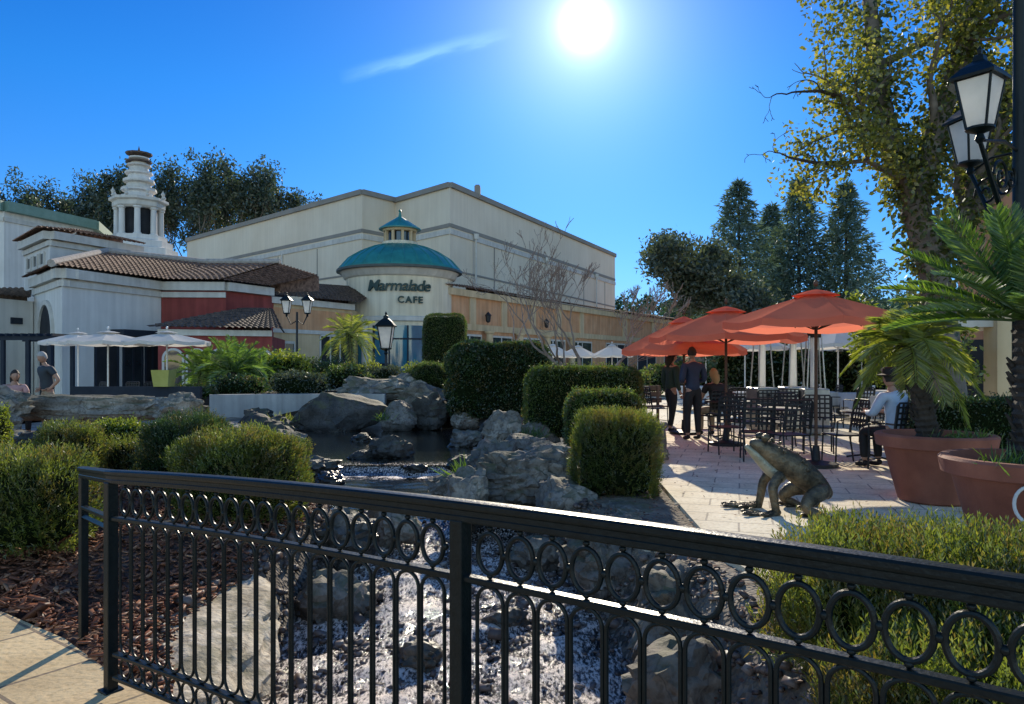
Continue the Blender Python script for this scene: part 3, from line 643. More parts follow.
# ------------------------------------------------------------------ the bridge railing
def railing():
    R = empty('bridge_railing', (rpt(-2.25)[0], rpt(-2.25)[1], 0), 0, 'black iron bridge railing with rows of oval rings and looped balusters in the foreground', 'railing')
    org = R.location.copy(); nrm = Vector((RN.x, RN.y, 0)); dr = Vector((RD.x, RD.y, 0))
    endp = Vector((-2.49, 4.3)); sp = .1105
    def path(t):   # extra stretch beyond the left post turns away with the walk
        if t >= -2.25: x, y = rpt(t); return Vector((x, y)), rtop(t)
        a = Vector(rpt(-2.25)); k = (-2.25-t); dd = (endp-a).normalized(); return a+dd*k, rtop(-2.25)-.09*k
    Lb = (endp-Vector(rpt(-2.25))).length
    TS = [-2.25-Lb-.04, -2.25-Lb*.5, -2.27]+list(np.linspace(-2.2, 2.4, 30))
    def sweep(prof, drop, TS=TS):
        mb = MB(); V = []; n = len(prof)
        for i, t in enumerate(TS):
            p, z = path(t); a, _ = path(TS[max(i-1, 0)]); b, _ = path(TS[min(i+1, len(TS)-1)]); d = (b-a).normalized(); nn = Vector((-d.y, d.x))
            for q, h in prof: V.append((p.x+nn.x*q, p.y+nn.y*q, z-drop+h))
        Fs = [(i*n+k, i*n+(k+1) % n, (i+1)*n+(k+1) % n, (i+1)*n+k) for i in range(len(TS)-1) for k in range(n)]
        Fs += [tuple(range(n))[::-1], tuple((len(TS)-1)*n+k for k in range(n))]
        return mb.add(V, Fs)
    hp = [(a*.72, b*.74) for a, b in [(-.026,-.088),(.026,-.088),(.030,-.082),(.030,-.064),(.026,-.060),(.026,-.040),(.034,-.034),(.038,-.026),(.038,-.010),(.030,-.002),(.012,0),(-.012,0),(-.030,-.002),(-.038,-.010),(-.038,-.026),(-.034,-.034),(-.026,-.040),(-.026,-.060),(-.030,-.064),(-.030,-.082)]]
    sweep(hp, 0).build('handrail', M['iron'], R, org)
    bar = lambda w, h: [(-w,-h),(w,-h),(w+.003,-h+.004),(w+.003,-.004),(w,0),(-w,0),(-w-.003,-.004),(-w-.003,-h+.004)]
    sweep(bar(.014, .020), .226).build('middle_rail', M['iron'], R, org)
    sweep(bar(.014, .018), .882, TS[3:]).build('bottom_rail', M['iron'], R, org)
    sweep(bar(.014, .020), .994, TS[3:]).build('bottom_rail', M['iron'], R, org)
    # second middle bar on the turned end
    p0, z0 = path(-2.25); p1, z1 = path(-2.25-Lb); MB().tube([(p0.x, p0.y, z0-.29), (p1.x, p1.y, z1-.29)], .015, 4).build('end_rail', M['iron'], R, org)
    for t, wd in ((-2.25, .05), (0, .05), (2.25, .05), (-2.25-Lb, .042)):
        p, z = path(t); zt = z-.06; zb = z-1.085
        mb = MB(); rz = math.atan2(RD.y, RD.x)
        mb.box((p.x, p.y, (zt+zb)/2), (wd, wd, zt-zb), rz); mb.box((p.x, p.y, zb+.012), (wd+.04, wd+.04, .012), rz)
        mb.build('post', M['iron'], R, org, bevel=.004)
    K = 19
    def oval(c, hw, hh, r, n=28):
        return MB().loop([Vector(c)+dr*(hw*math.cos(2*PI*i/n))+Vector((0, 0, hh*math.sin(2*PI*i/n))) for i in range(n)], r, 8, 0, nrm)
    for s0 in (-1, 1):
        for k in range(K):
            t = s0*(.06+sp*(k+.5))+(0 if s0 > 0 else 0)
            if abs(t) > 2.21: continue
            p, z = path(t); c = Vector((p.x, p.y, z-.150))
            mb = oval(c, .046, .060, .0078)
            for q in (Vector((0, 0, .074)), Vector((0, 0, -.067))): mb.sphere(c+q, (.0105, .0105, .009), 8)
            mb.sphere(c+dr*sp*.5, (.011, .011, .012), 8)
            mb.build('ring', M['iron'], R, org, smooth=True)
            # long looped baluster
            hw = sp/2-.0062; top = z-.25; bot = z-.876; pts = []
            for i in range(13):
                a = PI*i/12; pts.append(Vector((p.x, p.y, top-hw*1.0))+dr*(hw*math.cos(a))+Vector((0, 0, hw*math.sin(a))))
            for i in range(13):
                a = PI+PI*i/12; pts.append(Vector((p.x, p.y, bot+hw*1.0))+dr*(hw*math.cos(a))+Vector((0, 0, hw*math.sin(a))))
            mb = MB().loop(pts, .0062, 8, 0, nrm); mb.sphere((p.x, p.y, top+.004), (.01, .01, .007), 8)
            mb.build('baluster_loop', M['iron'], R, org, smooth=True)
            c = Vector((p.x, p.y, z-.948)); mb = oval(c, .0475, .046, .0062, 22); mb.sphere(c+dr*sp*.5, (.009, .009, .009), 8)
            mb.build('small_ring', M['iron'], R, org, smooth=True)
railing()
# ------------------------------------------------------------------ rocks
RK = [ # name-kind, px centre, Y, z centre, half sizes, rz, seed, mat, label, kw
 ((.2,9.3,.12),(.78,.5,.42),.2,3,'rock','large pale angular boulder at the right edge of the stream, biggest of the near rocks',{'rough':1.3}),
 ((-.28,9.75,.22),(.42,.4,.4),.8,4,'rock','pale jagged rock stacked behind the left side of the biggest near boulder',{'rough':1.4}),
 ((.5,9.9,.35),(.45,.35,.3),.5,6,'rock','pale slab propped on top of the biggest near boulder',{'rough':1.4,'flat':.6}),
 ((-.5,8.7,.05),(.3,.32,.42),.2,5,'rock','blue-grey rock leaning against the left end of the large pale boulder',{}),
 ((.62,8.45,.0),(.42,.35,.36),-.2,8,'rock','tan block of rock below the right end of the large pale boulder',{}),
 ((-.15,13.4,.42),(.42,.35,.36),.1,11,'rock','rounded grey boulder beneath the tall dark clipped hedge',{}),
 ((.25,11.3,.32),(.42,.32,.3),.3,14,'rock','flat-topped grey rock in front of the paired clipped hedges',{'flat':.6}),
 ((-.42,11.0,.22),(.17,.15,.15),.9,17,'rock','small pale stone beside the flat-topped grey rock',{}),
 ((-2.2,13.7,.02),(.45,.3,.34),.2,20,'rock_dark','dark wet rock standing alone in the pond above the little waterfall',{}),
 ((-2.75,13.5,-.1),(.3,.2,.16),.5,23,'rock_dark','low wet stone just left of the lone rock in the pond',{}),
 ((-4.5,19.4,.3),(1.3,.8,.7),.1,26,'rock_dark','broad dark smooth boulder on the far bank of the pond',{'rough':.6}),
 ((-2.95,19.2,.2),(.5,.45,.5),.4,29,'rock','medium rounded grey boulder right of the broad dark one on the far bank',{'rough':.7}),
 ((-6.8,19.8,.15),(.55,.4,.32),.2,32,'rock_dark','low dark stone set in front of the pale pond wall',{}),
 ((-2.1,19.6,.3),(.55,.5,.55),.7,35,'rock_dark','dark boulder at the back of the pond near the tall hedge',{}),
 ((-3.9,21.8,.9),(1.25,.7,.5),.1,38,'rock','craggy flat-topped ledge of rock high on the far bank',{'rough':1.5,'flat':.6}),
 ((-2.6,21.4,.55),(.8,.6,.55),.5,41,'rock','mottled boulder on the far bank below the round clipped shrub',{'rough':1.2}),
 ((-3.2,22.6,1.0),(.9,.6,.35),-.2,44,'rock','upper weathered rock slab under the palm on the far bank',{'rough':1.4}),
 ((-2.2,5.1,-.3),(.62,1.5,.42),.34,47,'rock_tan','big pale sandstone slab sloping into the stream behind the left bars of the railing',{'tilt':(.0,.04),'flat':.5,'rough':.5}),
 ((-1.75,7.6,-.25),(.4,.4,.36),.3,50,'rock','rounded rock in the shade above the sandstone slab',{}),
 ((-1.3,8.3,-.2),(.35,.3,.3),.1,53,'rock_low','wet rock at the foot of the dark pool',{}),
 ((-1.6,6.5,-.5),(.42,.4,.35),.6,56,'rock_low','mossy stone at the water edge beside the sandstone slab',{}),
 ((.95,6.7,-.25),(.5,.5,.48),.3,59,'rock_low','dark wet boulder on the right of the rapids, farthest from the bridge',{}),
 ((1.2,5.5,-.3),(.48,.42,.42),1.,62,'rock_low','broad wet rock on the right of the rapids below the paved edge',{}),
 ((1.45,6.4,.0),(.4,.5,.24),.2,65,'rock_tan','sandy flat rock bordering the paving above the rapids',{'flat':.5}),
 ((1.1,4.5,-.42),(.42,.38,.36),.4,68,'rock_low','wet rock close to the bridge on the right of the rapids',{}),
 ((1.75,4.5,-.2),(.5,.4,.35),.9,71,'rock','grey rock wedged under the upright shrub by the railing',{}),
 ((.3,7.7,-.38),(.38,.3,.27),.5,74,'rock_low','midstream rock splitting the rapids',{}),
 ((1.3,7.7,-.02),(.45,.42,.3),.1,77,'rock','flat grey stone between the large pale boulder and the rapids',{'flat':.55}),
 ((-.05,6.1,-.52),(.2,.16,.14),.4,80,'rock_low','small brown stone breaking the surface in the middle of the rapids',{}),
 ((-.7,5.4,-.56),(.22,.2,.15),.4,83,'rock_low','small wet stone on the left side of the rapids',{}),
 ((-6.2,10.9,.35),(.6,.3,.16),.2,86,'rock_tan','narrow tan ledge stone among the mounded shrubs on the left',{'flat':.5}),
 ((-8.2,14.4,.8),(1.55,.35,.34),.06,89,'rock','long grey ledge of rock in front of the standing bald man',{'flat':.55,'rough':1.2}),
 ((-6.2,13.8,.75),(.55,.4,.32),-.2,92,'rock','pale jagged rock at the right end of the long ledge',{'rough':1.4}),
 ((-9.6,13.6,.75),(.8,.4,.45),.3,95,'rock','rough grey rock below the seated woman at the left edge',{'rough':1.4}),
 ((-8.6,12.3,.35),(.5,.35,.25),.8,98,'rock','pale round-ended stone under the yellow-green shrub at the left edge',{}),
 ((-6.6,12.4,.35),(.9,.5,.3),.1,101,'rock_dark','dark wet rocks of the cascade below the long ledge',{'rough':1.3}),
 ((-5.3,12.3,.35),(.75,.45,.28),.25,104,'rock_tan','long tan stone right of the cascade on the left bank',{'flat':.5}),
 ((-5.2,15.2,.2),(.7,.6,.4),.5,107,'rock_dark','dark shaded rock at the left end of the pond',{}),
 ((-3.3,12.1,-.1),(.5,.3,.26),.3,110,'rock','pale rocks at the left lip of the little waterfall',{'rough':1.4}),
 ((-2.85,11.6,-.22),(.25,.2,.17),.3,113,'rock','small pale stone below the left lip of the waterfall',{}),
 ((-.75,12.3,-.08),(.35,.25,.2),.3,116,'rock_dark','dark stone at the right lip of the little waterfall',{}),
 ((-1.6,12.55,-.17),(.3,.16,.12),.3,119,'rock_dark','flat dark stone lying in the lip of the waterfall',{}),
 ((2.15,11.3,.2),(.3,.25,.22),.3,122,'rock','small grey kerb stone behind the front clipped bush beside the walk',{}),
 ((-1.0,15.6,-.02),(.45,.35,.3),.4,131,'rock','low boulder in the middle of the pond before the tall dark hedge',{'rough':1.2}),
 ((.45,14.6,.12),(.5,.45,.36),.9,134,'rock','boulder on the right shore of the pond below the flat-topped hedge',{'rough':1.3}),
 ((-.25,16.6,.05),(.5,.4,.32),.2,137,'rock_dark','dark rock on the right shore of the pond close to the tall hedge',{}),
 ((-4.4,14.2,.05),(.55,.4,.3),.7,140,'rock','grey rock on the left shore of the pond nearest the waterfall',{'rough':1.3}),
 ((-5.6,17.2,.1),(.6,.5,.35),.1,143,'rock_dark','dark rock on the left shore of the pond under the pale wall',{}),
 ((-3.4,16.6,-.08),(.3,.25,.17),.4,146,'rock_dark','small dark stone awash in the left half of the pond',{}),
 ((-1.25,19.3,.15),(.4,.35,.3),.4,149,'rock','small grey rock at the foot of the tall hedge, left side',{'rough':1.3}),
 ((-4.2,11.9,.12),(.4,.3,.24),.4,152,'rock','grey stone left of the waterfall lip behind the sunlit mound',{'rough':1.3}),
 ((-7.3,11.6,.4),(.45,.3,.22),.4,155,'rock_dark','dark angular stone left of the cascade',{'rough':1.4}),
 ((-4.9,13.3,.3),(.4,.3,.25),.4,158,'rock_tan','tan stone between the cascade and the pond',{'rough':1.3}),
 ((-.95,10.6,-.15),(.28,.22,.2),.4,161,'rock_low','wet stone in the dark pool left of the big pale boulder',{}),
]
for c, s, rz, sd, mt, lb, kw in RK:
    rock('rock' if max(s) < .4 else 'boulder', c, s, lb, mt, rz, sd, sub=5 if max(s) > .45 and c[1] < 10 else 4, **kw)

# pale low wall round the back of the pond
mb = MB(); pts = [(-8.3,20.3),(-7.2,20.75),(-5.5,20.9),(-3.6,20.9)]
for a, b in zip(pts[:-1], pts[1:]): mb.seg(a, b, -.3, .78, .3)
o = mb.build('garden_wall', surf('pond_wall_plaster', (.36, .37, .37), (.5, .5, .49), 1.5, .85, .3, 30, streak=.35), org=(-6, 20.8, 0)); tag(o, 'low pale plastered wall behind the dark boulders of the pond', 'wall')

# ------------------------------------------------------------------ clipped and mounded shrubs
bush('shrub', (2.3, 3.45, .1), (1.0, .55, .28), 'rosemary', 'wide upright needle-leaved shrub right behind the railing, nearest to the viewer', seed=1, rz=-.5, e=.6, spike=1.7, dens=1.6)
bush('shrub', (3.35, 2.75, .08), (.8, .55, .3), 'rosemary', 'needle-leaved shrub at the right edge of the picture, under the big terracotta pot', seed=2, rz=-.4, e=.6, spike=1.7, dens=1.6)
bush('shrub', (2.0, 2.75, -.25), (.75, .5, .36), 'rosemary', 'dark lower shrub showing through the right-hand bars of the railing', seed=12, rz=-.5, e=.6, spike=1.5, dens=1.5, mat=M['lf_rosemary'])
bush('clipped_bush', (1.22, 8.75, 0.), (.47, .46, .5), 'rosemary', 'squared clipped bush closest to the paved walk, nearest of the three clipped ones', seed=3, e=.5, mat=M['lf_rosemary'], dens=1.8, spike=.9)
bush('clipped_bush', (1.5, 12.4, .1), (.62, .55, .54), 'box', 'rounded clipped bush in the middle of the three along the walk', seed=4, e=.5)
bush('clipped_hedge', (1.45, 15.2, .1), (1.2, .7, .73), 'box', 'long flat-topped pale clipped hedge behind the rounded bush', 'hedge', seed=5, e=.35)
bush('clipped_hedge', (-.35, 20., .1), (1.35, .9, 1.02), 'hedge', 'tall dark block hedge behind the pond', 'hedge', seed=6, e=.35, mat=M['lf_hedge'], dens=.7)
bush('round_shrub', (-2.5, 22.6, .75), (.62, .6, .46), 'ball', 'round clipped shrub on the rocks in front of the domed cafe', seed=7, e=.85)
bush('mounded_shrub', (-2.62, 7.2, .0), (.6, .55, .46), 'rosemary', 'sunlit dome-shaped shrub behind the left half of the handrail', seed=8, e=.8, spike=.8, dens=1.6)
bush('mounded_shrub', (-3.72, 8.5, .1), (.5, .45, .44), 'rosemary', 'dark shaded mound left of the sunlit dome-shaped shrub', seed=9, e=.8, spike=.8, dens=1.6, mat=M['lf_hedge'])
bush('mounded_shrub', (-4.82, 9.2, .1), (.2, .2, .28), 'rosemary', 'small round yellow-green shrub between two bigger mounds on the left', seed=10, e=.85)
bush('mounded_shrub', (-5.2, 8.7, .15), (.33, .3, .36), 'rosemary', 'yellow-green bristling shrub behind the boxy one on the left', seed=11, e=.8, spike=.9, dens=1.4, mat=M['lf_rosemary'])
bush('mounded_shrub', (-3.98, 5.95, .12), (.52, .38, .37), 'rosemary', 'boxy dark-sided shrub growing out of the bark mulch at the left', seed=13, e=.5, spike=.85, dens=1.5)
bush('mounded_shrub', (-5.1, 6.2, .12), (.5, .36, .34), 'rosemary', 'boxy shrub cut by the left edge of the picture', seed=14, e=.5, spike=.85, dens=1.5, mat=M['lf_rosemary'])
bush('mounded_shrub', (-7.7, 10.6, .2), (.45, .4, .4), 'ball', 'bright yellow-green leafy shrub at the left edge', seed=15, mat=M['lf_yellow'])
bush('mounded_shrub', (-5.4, 10.1, .2), (.4, .35, .32), 'ball', 'bright leafy shrub behind the bristling ones on the left', seed=16, mat=M['lf_yellow'])
bush('tall_hedge', (-3.45, 38., .1), (1.1, .7, 2.05), 'box', 'tall square green hedge against the cafe wall, right of its blue door', 'hedge', seed=17, e=.3, dens=.35)
bush('hedge', (6.45, 9.7, .1), (1.15, .45, .53), 'box', 'low dark hedge behind the terracotta pots', 'hedge', seed=18, e=.3, mat=M['lf_hedge'], rz=-.12)
bush('hedge', (8.3, 9.0, .1), (1.3, .45, .53), 'box', 'low dark hedge at the right edge behind the lamp post', 'hedge', seed=19, e=.3, mat=M['lf_hedge'], rz=-.1)

# loose foliage on the far bank
def tuft(name, loc, r, h, n, lab, mat='lf_palm', ll=.5, lw=.035, cat='plant'):
    a = rng.uniform(0, 2*PI, n); el = rng.uniform(.15, 1.35, n); q = np.column_stack([rng.normal(0, r*.45, n), rng.normal(0, r*.4, n), rng.uniform(0, h*.6, n)])
    D = np.column_stack([np.cos(a)*np.cos(el), np.sin(a)*np.cos(el), np.sin(el)])
    v, f = leaves(q, D, rng.uniform(.5, 1.1, n)*ll, lw); 
    o = np_mesh(name, v, f, M[mat], None, None, loc); return tag(o, lab, cat)
def broad(name, loc, size, n, lab, mat='lf_box', ls=.08, cat='shrub', group=None, noisy=.3, seed=0):
    P, Nn = super_pts(n, size, .9, noisy=noisy, seed=seed); P = P-(P-np.array([0, 0, size[2]]))*(rng.random(n)**1.6*.5)[:, None]
    v, f = leaves(P, Nn*.5+rng.normal(size=P.shape)*.7, rng.uniform(.6, 1.3, n)*ls, ls*.5)
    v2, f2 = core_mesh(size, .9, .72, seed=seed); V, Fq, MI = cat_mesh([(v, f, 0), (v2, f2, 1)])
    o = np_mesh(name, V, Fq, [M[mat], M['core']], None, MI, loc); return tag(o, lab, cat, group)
gl = ['low spreading shrub at the left end of the planted far bank', 'low spreading shrub above the pale pond wall, second from the left', 'low spreading shrub above the broad dark boulder', 'low spreading shrub between the craggy ledge and the palm trunk', 'low spreading shrub beside the round clipped shrub', 'grey-green shrub at the left of the domed cafe entrance']
for k, (px, Y, z, s) in enumerate([(190, 22.5, .25, (.9,.6,.38)), (240, 22.2, .5, (.9,.6,.4)), (300, 22.0, .55, (1.0,.6,.42)), (345, 23.2, .7, (.8,.6,.45)), (455, 23.5, .5, (.7,.6,.5)), (385, 27, .5, (.8,.6,.55))]):
    broad('low_shrub', (WX(px, Y), Y, z), s, 2600, gl[k], ['lf_box', 'lf_hedge', 'lf_broad', 'lf_box', 'lf_box', 'lf_broad'][k], .085, group='low shrubs on the far bank', seed=30+k)
fl = ['dark shrub at the foot of the fan palm', 'leafy shrub under the double-headed lamp post', 'pale green shrub left of the cafe door', 'dark low shrub right of the cafe door', 'feathery green shrub between the cycads and the double-headed lamp']
for k, (px, Y, z, s, m_) in enumerate([(335, 28, .5, (.9, .7, .65), 'lf_hedge'), (305, 28.5, .4, (.8, .6, .75), 'lf_box'), (368, 29, .5, (.7, .5, .6), 'lf_date'), (448, 27, .5, (.9, .6, .6), 'lf_hedge'), (268, 28, .4, (.9, .7, .9), 'lf_palm')]):
    broad('shrub', (WX(px, Y), Y, z), s, 2200, fl[k], m_, .1, seed=80+k)
broad('yellow_bush', (WX(285, 26), 26, .35), (.95, .8, .88), 3600, 'bright yellow-green bush right of the fan of cycad fronds', 'lf_yellow', .11, seed=40)
broad('flowering_shrub', (WX(417, 26), 26, .5), (.55, .5, .6), 1800, 'leafy shrub with yellow tips right of the lantern before the cafe door', 'lf_yellow', .09, seed=41)
tl = ['grassy tuft at the left end of the dark boulders on the far bank', 'grassy tuft between the two rounded boulders of the far bank', 'grassy tuft on the right shore of the pond', 'grassy tuft beside the big pale boulder', 'reedy tuft at the left shore of the pond', 'grassy tuft at the foot of the flat-topped hedge', 'grassy tuft among the tan stones on the left']
for k, (x, y, z, r) in enumerate([(-5.9, 19.0, .1, .3), (-3.25, 19.0, .15, .25), (.9, 16.4, .1, .35), (-.6, 10.1, .05, .2), (-5.2, 16.2, .1, .3), (.35, 13.9, .2, .3), (-5.7, 11.6, .2, .3)]):
    tuft('grass_tuft', (x, y, z), r, .05, 150, tl[k], 'lf_palm' if k % 2 else 'lf_date', .34, .014)
# earth berm of the planted bank
bx_ = MB().lathe([(3.2, 0), (2.9, .3), (2.2, .5), (1.2, .6), (0, .62)], (0, 0, 0), 28, sq=.5)
for (x, y, sx_) in ((-8.3, 23.2, 1.0), (-5.5, 23.2, 1.1), (-3, 23.1, 1.)):
    pass
berm = MB()
berm.lathe([(5.2, 0), (4.8, .3), (3.9, .55), (2., .68), (0, .7)], (-5.6, 22.9, .1), 40, sq=.42)
o = berm.build('planted_bank', M['soil'], org=(-5.6, 22.9, .1), smooth=True); tag(o, kind='structure')

# ------------------------------------------------------------------ palms
def frond(n, length, rise, droop, ll, lw, seed, side_drop=.25, vee=.5):
    """frond lying along +x from the origin: rachis and leaflets"""
    R = np.random.default_rng(seed); t = np.linspace(0, 1, 14)
    x = length*(t*math.cos(rise)*(1-.15*t*droop)); z = length*(t*math.sin(rise)-droop*t**2.2*.75)
    mb = MB(); mb.tube([(a, 0, b) for a, b in zip(x, z)], [lw*1.1*(1-.8*k)+.003 for k in t], 5)
    ts = np.linspace(.12, .995, n); X = np.interp(ts, t, x); Z = np.interp(ts, t, z)
    tx = np.gradient(X); tz = np.gradient(Z); T = unit(np.column_stack([tx, np.zeros(n), tz]))
    Vs = []
    for s in (-1, 1):
        P = np.column_stack([X, np.full(n, s*.004), Z]); B = np.array([0, s, 0.]); U = unit(np.cross(T, B)*s)
        U = np.where(U[:, 2:3] < 0, -U, U)
        D = unit(T*(.45+.8*ts[:, None]**2)+B[None]*1.+U*vee*.5-np.array([0, 0, side_drop])+R.normal(0, .07, (n, 3)))
        lf = ll*np.sin(np.clip(.25+ts*2.6, 0, PI))**.7*R.uniform(.85, 1.1, n)
        Vs.append(leaves(P, D, lf, lw*2.2, flat=np.cross(D, np.array([0, 0, 1.])[None])+R.normal(0, .2, (n, 3))))
    return mb, Vs
def palm(name, loc, label, nf, length, trunk_h, r0, r1, rises, droop, n, ll, lw, mat, lean=(0, 0), seed=0, side_drop=.25, vee=.5, tmat='trunk_dark', lo=0.):
    root = empty(name, loc, 0, label, 'palm')
    R = random.Random(seed); top = Vector((lean[0], lean[1], trunk_h))
    mb = MB(); k = 16 if trunk_h > .5 else 6; pts = []; rs = []
    for i in range(k*2+1):
        t = i/(k*2); pts.append(Vector((lean[0]*t**1.4, lean[1]*t**1.4, trunk_h*t))); rs.append((r0+(r1-r0)*t)*(1.0 if i % 2 else .86))
    mb.tube(pts, rs, 12)
    for _ in range(int(trunk_h*70)):        # old leaf bases
        t = R.random(); a = R.uniform(0, 2*PI); r = (r0+(r1-r0)*t)*.9; p = Vector((lean[0]*t**1.4+r*math.cos(a), lean[1]*t**1.4+r*math.sin(a), trunk_h*t))
        mb.tube([p, p+Vector((math.cos(a)*.05, math.sin(a)*.05, .07))], [.022, .008], 4)
    mb.build('trunk', M[tmat], root)
    for i in range(nf):
        t = (i+.5)/nf; rise = rises[0]+(rises[1]-rises[0])*t**.8+R.uniform(-.08, .08); az = i*2.39996+R.uniform(-.2, .2)
        fb, Vs = frond(n, length*R.uniform(.85, 1.08)*(1-.25*max(0, t-.7)), rise, droop*R.uniform(.75, 1.25)*(1-.55*t), ll, lw, seed*100+i, side_drop, vee)
        V = np.concatenate([np.array([tuple(p) for p in fb.v])]+[v for v, _ in Vs]); nn = len(fb.v); Fl = []
        mi = []
        me = bpy.data.meshes.new('frond'); fs = [f for f in fb.f]; o_ = nn
        for v, f in Vs: fs += [tuple(q) for q in (f+o_)]; o_ += len(v)
        me.from_pydata([tuple(p) for p in V], [], fs); me.materials.append(M[mat])
        ob = newobj('frond', me, root, (top.x+math.cos(az)*r1*.5, top.y+math.sin(az)*r1*.5, top.z)); ob.rotation_euler = (R.uniform(-.25, .25), 0, az)
    return root
# ------------------------------------------------------------------ buildings
def tile_roof(mb, a, b, c, d, tw=.26, th=.42, h=.07, mi=0):
    """barrel tiles: eave a->b, ridge d->c"""
    a, b, c, d = map(Vector, (a, b, c, d)); Lx = (b-a).length; Ly = ((d-a).length+(c-b).length)/2
    nu = max(2, int(Lx/tw))*4; nv = max(1, int(Ly/th)); nrm = (b-a).cross(d-a).normalized()
    if nrm.z < 0: nrm = -nrm
    V = []; rows = []
    for j in range(nv):
        for e in (0, 1):
            t = (j+e)/nv
            for i in range(nu+1):
                s = i/nu; p = (a.lerp(b, s)).lerp(d.lerp(c, s), t)
                V.append(p+nrm*(h*abs(math.cos(PI*(i % 4)/4)) + (.05 if e == 0 else .0)+ .02))
            rows.append(len(V)-nu-1)
    Fs = []
    for r0, r1 in zip(rows[:-1], rows[1:]):
        for i in range(nu): Fs.append((r0+i, r0+i+1, r1+i+1, r1+i))
    mb.add(V, Fs, mi)
    zb = min(a.z, b.z)-.05; k = nrm*-.03        # closing panel below the ridge
    return mb.add([d+k, c+k, Vector((c.x, c.y, zb)), Vector((d.x, d.y, zb))], [(0, 1, 2, 3)], mi)
def col3(mb, x, y, z0, z1, r, n=14):
    h = z1-z0; mb.lathe([(r*1.35, 0), (r*1.35, .12*r*4), (r, .16*r*4), (r*.9, h-.2*r*4), (r*1.3, h-.1*r*4), (r*1.3, h)], (x, y, z0), n)
def lp2(a, b, t): return (a[0]+(b[0]-a[0])*t, a[1]+(b[1]-a[1])*t)

# --- department store: two stepped beige blocks
S = empty('department_store', (-5, 60, 0), 0, 'huge plain beige store building with stepped parapet rising behind the cafe', 'building'); og = S.location.copy()
zt = 16.0
Bc = [(WX(395, 65.8), 65.8), (WX(450, 60), 60), (WX(615, 98.7), 98.7), (-12, 112)]
Ac = [(WX(187, 87), 87), (WX(362, 62.7), 62.7), (WX(395, 65.8)+.01, 65.8), (-11, 110), (-36, 100)]
MB().prism(Bc, 0, zt).build('wall', M['beige_block'], S, og)
MB().prism(Ac, 0, zt+.05).build('wall', M['beige_block'], S, og)
for nm, zs, hgt_, off, mt in (('coping', 0, .35, .28, 'trim'),):
    mb = MB()
    for C_, z_ in ((Bc, zt), (Ac, zt+.05)):
        for a, b in zip(C_[:-1], C_[1:]): mb.seg(a, b, z_, z_+.42, .7, .22)
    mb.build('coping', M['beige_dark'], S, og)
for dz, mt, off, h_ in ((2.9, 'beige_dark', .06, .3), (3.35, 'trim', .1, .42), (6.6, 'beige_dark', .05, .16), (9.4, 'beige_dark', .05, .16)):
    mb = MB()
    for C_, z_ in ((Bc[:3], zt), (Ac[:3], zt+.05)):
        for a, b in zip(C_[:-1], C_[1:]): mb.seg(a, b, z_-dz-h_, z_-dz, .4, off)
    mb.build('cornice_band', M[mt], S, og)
for P_, Q_, ks in ((Bc[1], Bc[2], (.18, .36, .54, .72, .9)), (Ac[0], Ac[1], (.2, .4, .6, .8))):
    for k in ks: MB().seg(lp2(P_, Q_, k), lp2(P_, Q_, k+.0035), 2, zt-3.8, .3, .03).build('panel_joint', M['beige_dark'], S, og)

# --- far-left white building with green fascia
B0 = empty('flat_roofed_building', (-35, 52, 0), 0, 'pale building with a green roof fascia at the far left edge', 'building'); og = B0.location.copy()
f0 = [(-46, 50), (WX(4, 52), 52), (WX(92, 59), 59), (-38, 72), (-56, 64)]
MB().prism(f0, 0, 12.4).build('wall', M['white_wall'], B0, og)
mb = MB()
for a, b in zip(f0[:3], f0[1:4]): mb.seg(a, b, 12.4, 13.1, 1.2, .5)
mb.build('fascia', M['green_trim'], B0, og)
mb = MB()
for a, b in zip(f0[:3], f0[1:4]): mb.seg(a, b, 11.7, 12.0, .4, .12)
mb.build('cornice_band', M['trim'], B0, og)

# --- corner restaurant, white with hipped tile roofs (left)
R1 = empty('corner_restaurant', (-19.6, 32, 0), 0, 'white restaurant with arched corner entry and brown barrel-tile hip roofs at the left', 'building'); og = R1.location.copy()
lc = [(WX(34, 36.2), 36.2), (WX(62, 31.9), 31.9), (WX(161, 37.2), 37.2), (WX(226, 37.4), 37.4), (-14, 48), (-26, 48)]
zc = 5.35
MB().prism(lc[:3]+[(-20, 44), (-26, 44)], 0, zc).build('wall', M['white_wall'], R1, og)
MB().prism([(lc[2][0]+.01, lc[2][1]+.02), lc[3], (WX(271, 40.2), 40.2), (-13.6, 46), (-18, 48)], 0, zc-.02).build('side_wall', M['red_wall'], R1, og)
mb = MB()
for a, b in zip(lc[:3], lc[1:4]): mb.seg(a, b, zc, zc+.42, .9, .25); mb.seg(a, b, zc-.35, zc-.08, .4, .1)
mb.seg(lc[3], (WX(271, 40.2), 40.2), zc, zc+.42, .9, .25)
mb.build('cornice', M['trim'], R1, og)
